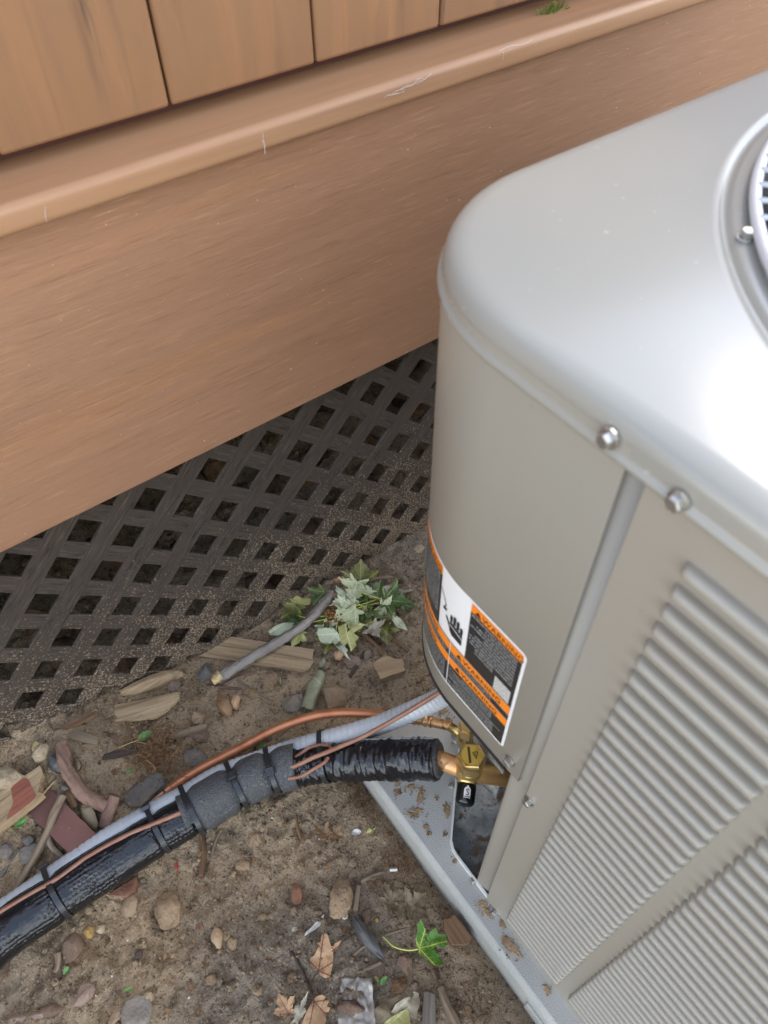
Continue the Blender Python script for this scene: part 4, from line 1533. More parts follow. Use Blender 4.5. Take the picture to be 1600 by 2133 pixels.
for ti, ((tx, ty, lbl), pi_) in enumerate(zip(TIES, tie_i)):
    c = path[pi_]
    t = (path[pi_ + 1] - path[pi_ - 1]).normalized()
    n = (Vector((0, 0, 1)) - t * t.z).normalized()
    b = t.cross(n)
    r = pipe_r(plen[pi_]) + (-0.0008 if ti in (0, 1, 5) else 0.0022)
    ci = min(range(len(cpath)), key=lambda k: abs((cpath[k] - c).dot(t)) + (cpath[k] - c).length * 0.05)
    cc = cpath[ci] - c
    P = [(r * math.cos(a), r * math.sin(a)) for a in np.linspace(0, 2 * math.pi, 49)[:-1]]
    ox, oy = cc.dot(b), cc.dot(n)
    P += [(ox + (RC + 0.0004) * math.cos(a), oy + (RC + 0.0004) * math.sin(a)) for a in np.linspace(0, 2 * math.pi, 33)[:-1]]
    Hh = hull2(P)
    # denser
    HH = []
    for i in range(len(Hh)):
        p, q = Vector(Hh[i]), Vector(Hh[(i + 1) % len(Hh)])
        k = max(1, int((q - p).length / 0.003))
        for j in range(k): HH.append(p.lerp(q, j / k))
    root = empty('cable_tie', c, lbl, 'cable tie', 'cable ties round the insulated pipe')
    W_, TH = 0.0036, 0.0015
    skew = 0.10
    rings = []
    cen = Vector((sum(p.x for p in HH) / len(HH), sum(p.y for p in HH) / len(HH)))
    for off, wv in ((0.0002, -W_), (TH, -W_ * 0.9), (TH, W_ * 0.9), (0.0002, W_)):
        rg_ = []
        for p in HH:
            o2 = (p - cen).normalized() * off
            pt = b * (p.x + o2.x) + n * (p.y + o2.y) + t * (wv + skew * (p.x) * 0.6)
            rg_.append(pt)
        rings.append(rg_)
    Vv, Ff = loft(rings + [rings[0]], True)
    link('strap', mesh('strap', Vv, Ff, False), M['tie'], root)
    # head on the upper far side, where the camera side of the strap rises to the conduit
    hpx = [(102, 1801), (308, 1683), (389, 1656), (486, 1617), (567, 1602), (682, 1592)][ti]
    hd = ray(*hpx)
    hp = min(HH, key=lambda p: ((c + b * p.x + n * p.y - EYE).normalized() - hd.normalized()).length + (0.0 if p.y > -0.01 else 1))
    o2 = (hp - cen).normalized()
    hc = b * (hp.x + o2.x * 0.0022) + n * (hp.y + o2.y * 0.0022) + t * (skew * hp.x * 0.6)
    zax = (b * o2.x + n * o2.y).normalized()
    xax = t
    yax = zax.cross(xax)
    R3 = Matrix((xax, yax, zax)).transposed()
    Vh, Fh = box_data((-0.0055, -0.0052, -0.0022), (0.0055, 0.0052, 0.0038), 0.0008)
    link('head', mesh('head', [hc + R3 @ v for v in Vh], Fh), M['tie'], root)
    Vh, Fh = box_data((-0.0022, -0.0030, 0.0024), (0.0022, 0.0018, 0.0040), 0.0003)
    link('pawl', mesh('pawl', [hc + R3 @ v for v in Vh], Fh), M['seal'], root)


# ================================================================== loose things on the soil
def px_scale(px, py):
    """metres per frame pixel at the soil there"""
    p = gpt(px, py)
    return (p - EYE).dot(FWD) / F_PX


ico = {}
def icosphere(sub):
    if sub not in ico:
        bm = bmesh.new()
        bmesh.ops.create_icosphere(bm, subdivisions=sub, radius=1)
        bm.verts.ensure_lookup_table()
        ico[sub] = (np.array([v.co[:] for v in bm.verts]), [tuple(v.index for v in f.verts) for f in bm.faces])
        bm.free()
    return ico[sub]


def stone(px, py, wpx, hpx, rot, mt, label, facets=0, height=0.5, sink=0.35, seed=1, rough=0.15, sub=4, name='stone', cat='stone', group=None):
    rg = np.random.default_rng(seed)
    Vn, Fn = icosphere(sub)
    P = Vn.copy()
    for _ in range(facets):
        d = rg.normal(size=3)
        d /= np.linalg.norm(d)
        c = rg.uniform(0.45, 0.82)
        ex = np.maximum(0, P @ d - c)
        P -= ex[:, None] * d
    o3 = rg.uniform(0, 50, 3)
    nz = np.array([mnoise.fractal(Vector(p * 1.6 + o3), 0.75, 2.1, 6) for p in P])
    P *= (1 + rough * nz)[:, None]
    k = px_scale(px, py)
    a = math.radians(rot)
    # footprint: picture axes laid on the ground
    rx = Vector((RIGHT.x, RIGHT.y, 0)).normalized()
    ry = Vector((FWD.x, FWD.y, 0)).normalized()
    ca, sa = math.cos(a), math.sin(a)
    wx, wy = wpx * k / 2, hpx * k / 2 * 1.08
    x_, y_ = P[:, 0] * wx, P[:, 1] * wy
    xr, yr = x_ * ca - y_ * sa, x_ * sa + y_ * ca
    hz = min(wx, wy) * 2 * height
    Wd = np.stack([xr * rx.x + yr * ry.x, xr * rx.y + yr * ry.y, P[:, 2] * hz / 1.0], 1)
    c = gpt(px, py, hz * 0.4)
    zc = gb(c.x, c.y) + hz * (1 - 2 * sink) * 0.5 + 0.001
    me = mesh(name, Wd, Fn, facets < 3)
    o = link(name, me, mt)
    o.location = (c.x, c.y, zc)
    return tag(o, label, cat, group)


def clean_poly(P):
    a = sum(P[i].x * P[(i + 1) % len(P)].y - P[(i + 1) % len(P)].x * P[i].y for i in range(len(P)))
    return P if a > 0 else P[::-1]


def board(pts, th, mt, label, grain, dz=0.004, tilt=0.0, name='board', cat='board', ragged=0.0, seed=1, warp=0.0, extra=None):
    """flat piece: outline given by its corners as seen, real thickness th; grain: angle of the fibres from corner to corner"""
    rg = random.Random(seed)
    c0 = Vector((sum(p[0] for p in pts) / len(pts), sum(p[1] for p in pts) / len(pts)))
    G = gpt(c0.x, c0.y)
    P = [at(a, b, G.z + dz + th) for a, b in pts]
    P = clean_poly([Vector((p.x, p.y)) for p in P])
    c = sum(P, Vector((0, 0))) / len(P)
    g0, g1 = at(*grain[0], G.z + dz), at(*grain[1], G.z + dz)
    ang = math.atan2(g1.y - g0.y, g1.x - g0.x)
    # subdivide the outline, roughen it
    Q = []
    for i in range(len(P)):
        p, q = P[i], P[(i + 1) % len(P)]
        n = max(1, int((q - p).length / 0.006))
        e = (q - p).normalized()
        al = abs(e.x * math.cos(ang) + e.y * math.sin(ang))
        for j in range(n):
            v = p.lerp(q, j / n)
            # torn ends across the grain, clean edges along it
            r = ragged * (1.0 if al < 0.75 else 0.18)
            if j or True:
                s = rg.uniform(-1, 1) * r
                v = v + Vector((math.cos(ang), math.sin(ang))) * s + Vector((-e.y, e.x)) * rg.uniform(-1, 1) * 0.0005
            Q.append(v)
    ca, sa = math.cos(-ang), math.sin(-ang)
    loc = [((v.x - c.x) * ca - (v.y - c.y) * sa, (v.x - c.x) * sa + (v.y - c.y) * ca) for v in Q]
    bm = bmesh.new()
    tv = [bm.verts.new((x, y, th)) for x, y in loc]
    bv = [bm.verts.new((x * 0.995, y * 0.99, 0)) for x, y in loc]
    n = len(loc)
    top = bm.faces.new(tv)
    bm.faces.new(bv[::-1])
    for i in range(n): bm.faces.new((bv[i], bv[(i + 1) % n], tv[(i + 1) % n], tv[i]))
    bmesh.ops.triangulate(bm, faces=[f for f in bm.faces if len(f.verts) > 4])
    if warp:
        for v in bm.verts: v.co.z += warp * (v.co.y / 0.02) ** 2 * 0.002
    me = bpy.data.meshes.new(name)
    bm.to_mesh(me)
    bm.free()
    o = link(name, me, mt)
    o.location = (c.x, c.y, G.z + dz)
    o.rotation_euler = (tilt, 0, ang)
    return tag(o, label, cat)


def stick(pts, r0, r1, mt, label, dz=None, name='twig', cat='twig', knob=0.12, seed=1, parent=None, group=None, seg=10, ends=True):
    """pts: (px, py[, height over soil])"""
    P = []
    for q in pts:
        h = q[2] if len(q) > 2 else (dz if dz is not None else r0 * 0.6)
        P.append(gpt(q[0], q[1], h))
    path_ = catmull(P, 18) if len(P) > 2 else [P[0].lerp(P[1], t) for t in np.linspace(0, 1, 16)]
    n = len(path_)
    rg = random.Random(seed)
    ph = rg.uniform(0, 99)

    def rad(t, u):
        return r0 + (r1 - r0) * t

    def rf(u, v):
        a = v * 6.283
        r = r0 * knob
        return r * (mnoise.noise(Vector((u / max(r0, .001) * 0.45 + ph, math.cos(a), math.sin(a)))) * 1.4 + 0.5 * mnoise.noise(Vector((u / r0 * 1.3 + ph, math.cos(a) * 2.2, math.sin(a) * 2.2))) + 0.45 * mnoise.noise(Vector((u / r0 * 2.6 + ph, math.cos(a) * 4, math.sin(a) * 4))))
    # local frame with x along the stick
    c = path_[n // 2]
    d = (path_[-1] - path_[0]).normalized()
    q = d.to_track_quat('X', 'Z')
    qi = q.inverted()
    L = [qi @ (p - c) for p in path_]
    Vt, Ft, Ut = tube_data(L, rad, seg, True, rf)
    o = link(name, mesh(name, Vt, Ft, True, Ut), mt, None)
    if parent is None:
        o.location = c
        o.rotation_mode = 'XYZ'
        o.rotation_euler = q.to_euler()
        return tag(o, label, cat, group)
    par = parent
    Mw = Matrix.Translation(c) @ q.to_matrix().to_4x4()
    pm = Matrix.Translation(par.location) @ par.rotation_euler.to_matrix().to_4x4()
    o.parent = par
    o.matrix_local = pm.inverted() @ Mw
    if label: o['label'] = label
    return o


HALF = [(0.0, 0.0), (0.12, -0.06), (0.30, -0.15), (0.44, -0.14), (0.40, -0.04), (0.36, 0.03), (0.30, 0.08), (0.42, 0.13), (0.52, 0.22), (0.64, 0.22), (0.68, 0.33), (0.88, 0.46), (0.66, 0.50), (0.60, 0.59), (0.48, 0.53), (0.40, 0.56), (0.29, 0.48),
        (0.31, 0.60), (0.38, 0.70), (0.28, 0.74), (0.27, 0.84), (0.15, 0.88), (0.08, 1.00), (0.0, 1.12)]
LEAF = HALF + [(-x, y) for x, y in HALF[-2:0:-1]]


def leaf(px, py, tip, length, mt, label, h=0.008, curl=0.5, fold=0.3, roll=0.0, pitch=0.0, seed=1, stem=None, stem_mt=None, cat='leaf', group=None, widthk=1.0, name='leaf', outline=None, droop=0.0, stem_r=0.0008, outline_px=None):
    """px,py: where the leaf base (petiole end) is seen; tip: where its tip points, in the frame; length in frame pixels"""
    rg = random.Random(seed)
    k = px_scale(px, py)
    Lm = length * k * (1.1 if group else 1.0)
    base = gpt(px, py, h)
    g1 = gpt(px + (tip[0] - px) * 0.5, py + (tip[1] - py) * 0.5, h)
    ang = math.atan2(g1.y - base.y, g1.x - base.x) - math.pi / 2
    O = outline or LEAF
    cen = Vector((0, 0.26))
    if outline_px:
        O = []
        for a, b in outline_px:
            g = gpt(a, b, h) - base
            O.append(((g.x * math.cos(-ang) - g.y * math.sin(-ang)) / Lm, (g.x * math.sin(-ang) + g.y * math.cos(-ang)) / Lm))
        if sum(O[i][0] * O[(i + 1) % len(O)][1] - O[(i + 1) % len(O)][0] * O[i][1] for i in range(len(O))) < 0: O = O[::-1]
        cen = Vector((sum(p[0] for p in O) / len(O), sum(p[1] for p in O) / len(O)))
    # refine the outline with a few teeth
    pts = []
    for i in range(len(O)):
        a, b = Vector(O[i]), Vector(O[(i + 1) % len(O)])
        pts.append(a)
        m_ = a.lerp(b, 0.5) + Vector((rg.uniform(-1, 1), rg.uniform(-1, 1))) * 0.012
        pts.append(m_)
    pts = [Vector((p.x * widthk * (1 + (0.0 if outline_px else 0.08) * rg.uniform(-1, 1)), p.y)) for p in pts]
    Vv, UV, Ff = [cen], [], []
    RN = (0.22, 0.45, 0.68, 0.86, 1.0)
    Vv = [cen.copy()]
    for f in RN: Vv += [cen.lerp(p, f) for p in pts]
    n = len(pts)
    for i in range(n): Ff.append((0, 1 + i, 1 + (i + 1) % n))
    for r_ in range(len(RN) - 1):
        for i in range(n):
            Ff.append((1 + r_ * n + i, 1 + (r_ + 1) * n + i, 1 + (r_ + 1) * n + (i + 1) % n, 1 + r_ * n + (i + 1) % n))
    ph = Vector((rg.uniform(0, 50), rg.uniform(0, 50), 0))
    out3 = []
    for p in Vv:
        x, y = p.x, p.y
        z = fold * abs(x) * 0.6 + curl * (x * x * 0.6 + (y - 0.35) ** 2 * 0.35) * rg.choice((1,))
        z -= droop * max(0, y - 0.4) ** 2
        z += 0.16 * mnoise.noise(Vector((x * 1.8, y * 1.8, 0)) + ph) + 0.06 * mnoise.noise(Vector((x * 5, y * 5, 3)) + ph)
        out3.append(Vector((x, y, z)) * Lm)
    me = mesh(name, out3, Ff, True, [(p.x, p.y) for p in Vv])
    o = link(name, me, mt)
    o.rotation_mode = 'XYZ'
    Rm = Matrix.Rotation(ang, 4, 'Z') @ Matrix.Rotation(pitch, 4, 'X') @ Matrix.Rotation(roll, 4, 'Y')
    # keep it above the soil
    lowest = min((Rm @ v).z for v in out3)
    zb_ = base.z
    g = gb(base.x, base.y)
    if zb_ + lowest < g + 0.001: zb_ = g + 0.001 - lowest * 0.75
    o.location = (base.x, base.y, zb_)
    o.rotation_euler = Rm.to_euler()
    tag(o, label, cat, group)
    if stem:
        P = [base] + [gpt(a, b, hh) for a, b, hh in stem]
        P[0] = Vector(o.location)
        pth = catmull(P, 8)
        inv = (Matrix.Translation(o.location) @ Rm).inverted()
        Vt, Ft, Ut = tube_data([inv @ p for p in pth], stem_r, 6)
        link('stem', mesh('stem', Vt, Ft, True), stem_mt or M['stem_green'], o)
    return o


def curled(pts, r0, mt, label, turns=1.35, thick=0.0, name='leaf', cat='leaf', seed=1, taper=0.6, hgt=None):
    """a leaf or bark rolled into a tube along its length"""
    rg = random.Random(seed)
    P = [gpt(a, b, (hgt or r0 * 0.9)) for a, b in pts]
    path_ = catmull(P, 8) if len(P) > 2 else [P[0].lerp(P[1], t) for t in np.linspace(0, 1, 14)]
    T_, N_, B_ = frames(path_)
    c = path_[len(path_) // 2]
    Vv, Ff, U = [], [], []
    KN = 22
    ph = rg.uniform(0, 90)
    for i, p in enumerate(path_):
        t = i / (len(path_) - 1)
        R_ = r0 * (1 - taper * abs(2 * t - 1) ** 2.2)
        for k in range(KN):
            s = k / (KN - 1)
            a = -0.7 + s * turns * 2 * math.pi
            rr = R_ * (1.08 - 0.5 * s * (turns - 0.4)) * (1 + 0.16 * mnoise.noise(Vector((t * 4 + ph, s * 5, 0))))
            w_ = 0.0022 * mnoise.noise(Vector((s * 6 + ph, 7, t * 2)))
            Vv.append(p - c + (N_[i] * math.cos(a) + B_[i] * math.sin(a)) * rr + T_[i] * w_ * (1 if 0.1 < t < 0.9 else 3))
            U.append((s - 0.5, t))
    for i in range(len(path_) - 1):
        for k in range(KN - 1):
            Ff.append((i * KN + k, i * KN + k + 1, (i + 1) * KN + k + 1, (i + 1) * KN + k))
    o = link(name, mesh(name, Vv, Ff, True, U), mt)
    o.location = c
    return tag(o, label, cat)


# ---------------- boards and wood
board([(412, 1366), (472, 1325), (560, 1338), (654, 1353), (652, 1378), (637, 1397), (541, 1383)], 0.007, M['w_board'],
      'weathered flat board lying under the broken grey branch', ((472, 1325), (654, 1353)), 0.006, ragged=0.0045, seed=3)
board([(776, 1384), (802, 1363), (822, 1372), (838, 1373), (845, 1396), (792, 1414)], 0.014, M['w_board'],
      'small square wood block by the fallen maple leaves', ((780, 1390), (840, 1378)), 0.001, ragged=0.001, seed=4)
board([(153, 1512), (205, 1476), (372, 1441), (374, 1452), (350, 1478), (325, 1494)], 0.006, M['w_board'],
      'longest weathered board with a split end beside the lattice foot', ((153, 1512), (372, 1448)), 0.004, ragged=0.004, seed=5)
board([(110, 1528), (128, 1512), (200, 1480), (196, 1490), (150, 1514)], 0.005, M['w_brown'], 'narrow brown wood sliver against the lattice foot', ((110, 1528), (200, 1480)), 0.004, ragged=0.002, seed=6)
board([(-30, 1670), (84, 1594), (88, 1624), (82, 1656), (60, 1676), (-30, 1745)], 0.016, M['w_board'],
      'split plank with a band of worn red paint at the picture edge', ((-30, 1705), (84, 1625)), 0.006, ragged=0.005, seed=7)
pb = [o for o in bpy.data.objects if o.name.startswith('board') and 'red paint' in str(o.get('label', ''))][0]
# the worn paint band lies on the plank's upper face
gz = pb.location.z
Pq = [at(a, b, gz + 0.0164) for a, b in ((22, 1639), (50, 1620), (58, 1622), (76, 1658), (60, 1675), (14, 1708), (16, 1698), (28, 1672))]
imat = (Matrix.Translation(pb.location) @ pb.rotation_euler.to_matrix().to_4x4()).inverted()
link('paint_band', mesh('paint_band', [imat @ p for p in Pq], [tuple(range(8))[::-1]]), M['paint_red'], pb)
board([(56, 1690), (91, 1637), (118, 1655), (203, 1740), (146, 1780), (100, 1735)], 0.010, M['tile'],
      'flat reddish brown plank end under the grey twig', ((91, 1637), (203, 1740)), 0.004, ragged=0.001, seed=8)
board([(224, 1864), (285, 1826), (283, 1850), (262, 1866)], 0.012, M['brick'], 'red brick fragment showing under the black sleeve', ((224, 1864), (285, 1826)), 0.000, ragged=0.002, seed=9, name='brick_fragment', cat='brick')
board([(924, 1916), (948, 1905), (983, 1952), (979, 1965), (966, 1966), (940, 1966), (926, 1938)], 0.014, M['w_brown'],
      'brown wood block wedged in the soil against the grey pad', ((940, 1910), (975, 1962)), 0.000, ragged=0.001, seed=10)
board([(880, 2118), (884, 2068), (892, 2062), (906, 2062), (908, 2140), (878, 2145)], 0.010, M['w_grey'], 'grey weathered wood chunk upright in the frame beside a long stick', ((894, 2062), (894, 2140)), 0.000, ragged=0.005, seed=11)
board([(136, 1523), (160, 1520), (206, 1535), (204, 1550), (150, 1540)], 0.006, M['w_twig'], 'short pale flat stick at the lattice foot', ((136, 1525), (206, 1542)), 0.004, ragged=0.002, seed=12)
board([(197, 1575), (285, 1555), (282, 1566), (215, 1583)], 0.005, M['w_dark'], 'dark flat bark strip half sunk below the root tangle', ((197, 1578), (285, 1560)), 0.0, ragged=0.003, seed=13)
board([(350, 1531), (420, 1508), (432, 1509), (430, 1516), (352, 1540)], 0.006, M['w_twig'], 'pale flat splinter resting against two small stones', ((350, 1535), (430, 1511)), 0.004, ragged=0.002, seed=14)
board([(735, 1896), (744, 1843), (752, 1846), (744, 1898)], 0.006, M['w_twig'], 'short upright brown stick end next to the angular tan rock', ((739, 1896), (748, 1845)), 0.001, ragged=0.001, seed=15)
stone(833, 2052, 38, 24, 38, M['w_brown'], 'rotten brown bark lump near the bottom wood chunk', 3, 0.4, 0.3, 31, 0.2, 3, 'bark', 'bark')
stone(147, 1652, 24, 64, 24, M['w_brown'], 'dark bark chunk tucked inside the bend of the reddish branch', 4, 0.45, 0.2, 32, 0.2, 3, 'bark', 'bark')
stone(617, 1864, 26, 40, 15, M['brick'], 'crumbling orange red bark flake pressed into the soil', 2, 0.2, 0.4, 33, 0.25, 3, 'bark', 'bark')
stone(730, 2100, 62, 26, -14, M['st_brown'], 'reddish brown bark lump lying on the cloudy plastic scrap', 2, 0.5, -0.2, 34, 0.2, 3, 'bark', 'bark')
curled([(250, 1444), (300, 1428), (345, 1412), (381, 1402)], 0.011, M['w_board'], 'curved piece of ridged tan bark above the longest board', 0.5, name='bark', cat='bark', seed=5, taper=0.75, hgt=0.006)
stone(360, 1428, 34, 24, 20, M['st_pink'], 'pinkish flat bark chip touching the curved tan bark', 4, 0.3, 0.2, 36, 0.1, 3, 'bark', 'bark')

# ---------------- branches and twigs
br = empty('branch', gpt(570, 1340, 0.03), 'thick broken grey branch with pale splintered end across the board and leaves', 'branch')
stick([(452, 1414, 0.012), (520, 1374, 0.022), (580, 1336, 0.026), (635, 1300, 0.030), (668, 1264, 0.034), (692, 1232, 0.036)], 0.0082, 0.0066, M['w_bark'], None, name='bark_stem', knob=0.24, seed=2, parent=br, seg=16)
stick([(690, 1240, 0.034), (708, 1238, 0.030), (716, 1241, 0.028)], 0.0060, 0.0046, M['w_red'], None, name='side_stub', knob=0.12, seed=3, parent=br)
stick([(462, 1409, 0.016), (443, 1421, 0.012)], 0.0090, 0.0050, M['w_pale'], 'pale splintered break', name='splintered_end', knob=0.5, seed=4, parent=br)
rb = empty('branch', gpt(190, 1640, 0.02), 'curved reddish brown branch with a forked broken end above the copper pipe', 'branch')
stick([(128, 1546, 0.016), (136, 1590, 0.018), (152, 1624, 0.018), (172, 1652, 0.018), (198, 1668, 0.018), (222, 1680, 0.018)], 0.0085, 0.0092, M['w_red'], None, name='bark_stem', knob=0.2, seed=5, parent=rb, seg=16)
stick([(240, 1657, 0.022), (230, 1680, 0.018), (224, 1700, 0.014), (218, 1722, 0.010)], 0.0090, 0.0082, M['w_red'], None, name='fork', knob=0.22, seed=6, parent=rb, seg=14)
gt = empty('twig', gpt(90, 1740, 0.02), 'forked pale grey twig leaning over the reddish plank end', 'twig')
stick([(131, 1656, 0.020), (112, 1696, 0.020), (98, 1735, 0.018), (70, 1790, 0.014), (28, 1858, 0.010)], 0.0055, 0.0045, M['w_twig'], None, name='main_stem', seed=7, parent=gt)
stick([(98, 1735, 0.016), (106, 1760, 0.012), (132, 1786, 0.008)], 0.0042, 0.0034, M['w_twig'], None, name='side_shoot', seed=8, parent=gt)
TW = [
    ([(744, 1227, 0.020), (760, 1214, 0.022), (786, 1205, 0.020), (818, 1203, 0.016)], 0.0038, 0.0022, 'w_twig', 'bent pale twig poking out behind the maple leaves'),
    ([(489, 1413), (520, 1436), (565, 1466)], 0.0026, 0.0018, 'w_twig', 'straight thin grey twig below the pale branch end'),
    ([(470, 1425), (500, 1410), (535, 1400)], 0.0030, 0.0018, 'w_red', 'short reddish twig under the branch beside the board'),
    ([(430, 1430), (465, 1432), (505, 1436)], 0.0028, 0.0020, 'w_red', 'thin reddish twig just under the splintered branch end'),
    ([(761, 1358), (746, 1380), (730, 1410)], 0.0034, 0.0026, 'w_dark', 'dark purple brown root by the small square wood block'),
    ([(757, 1320), (778, 1338), (790, 1352), (799, 1366)], 0.0042, 0.0030, 'w_brown', 'orange brown root curving down to the square wood block'),
    ([(795, 1310), (820, 1330), (850, 1356)], 0.0032, 0.0024, 'w_brown', 'brown stalk leading from the leaves towards the cabinet'),
    ([(420, 1732), (424, 1780), (419, 1826)], 0.0045, 0.0042, 'w_brown', 'thick brown stick standing out below the first foam swell'),
    ([(462, 1728), (450, 1752), (438, 1790)], 0.0028, 0.0016, 'w_twig', 'thin tan root beside the thick brown stick under the tape'),
    ([(616, 1699), (620, 1725), (631, 1758)], 0.0026, 0.0020, 'w_brown', 'thin brown twig in the clods below the sleeve'),
    ([(700, 2034), (730, 2030), (765, 2018), (794, 2004)], 0.0036, 0.0026, 'w_twig', 'tan twig lying across the top of the cloudy plastic'),
    ([(606, 1982), (625, 2012), (640, 2044), (651, 2072)], 0.0020, 0.0014, 'w_dark', 'thin dark leaf stalk slanting to the lowest dead leaf'),
    ([(917, 2056), (930, 2092), (956, 2140)], 0.0055, 0.0058, 'w_twig', 'long brown stick at the bottom beside the grey wood chunk'),
    ([(908, 2018), (914, 2040)], 0.0024, 0.0018, 'w_dark', 'tiny dark twig under the fresh green leaf'),
    ([(752, 1836), (776, 1824), (800, 1816)], 0.0030, 0.0022, 'w_twig', 'small twig pointing to a white stub near the pad'),
    ([(801, 1948), (832, 1938), (868, 1930)], 0.0018, 0.0014, 'w_twig', 'straw twig above the stalk of the green leaf'),
    ([(0, 1826), (20, 1795), (40, 1768)], 0.0032, 0.0026, 'w_grey', 'knobbly grey twig at the frame edge near the flat grey stone'),
    ([(80, 1668), (95, 1648), (113, 1628)], 0.0016, 0.0012, 'w_pale', 'pale splinter lying between painted plank and reddish plank'),
    ([(256, 1700), (272, 1668), (294, 1632)], 0.0016, 0.0012, 'w_dark', 'thin dark stem running beside the slate stone'),
    ([(24, 2124), (60, 2118), (92, 2112)], 0.0050, 0.0042, 'st_pink', 'stubby brown stick at the lower corner of the bare soil'),
    ([(120, 1986), (122, 2008), (114, 2026)], 0.0046, 0.0026, 'w_twig', 'pale bent root sticking out of the clods'),
    ([(280, 2092), (312, 2096), (336, 2094)], 0.0014, 0.0012, 'w_twig', 'straw lying against the grey rock at the bottom'),
    ([(735, 1990), (752, 1976), (768, 1966)], 0.0022, 0.0016, 'w_twig', 'tiny tan twig just under the dark shard'),
]
for i, (pts, a, b, mt, lbl) in enumerate(TW): stick(pts, a, b, M[mt], lbl, seed=20 + i)

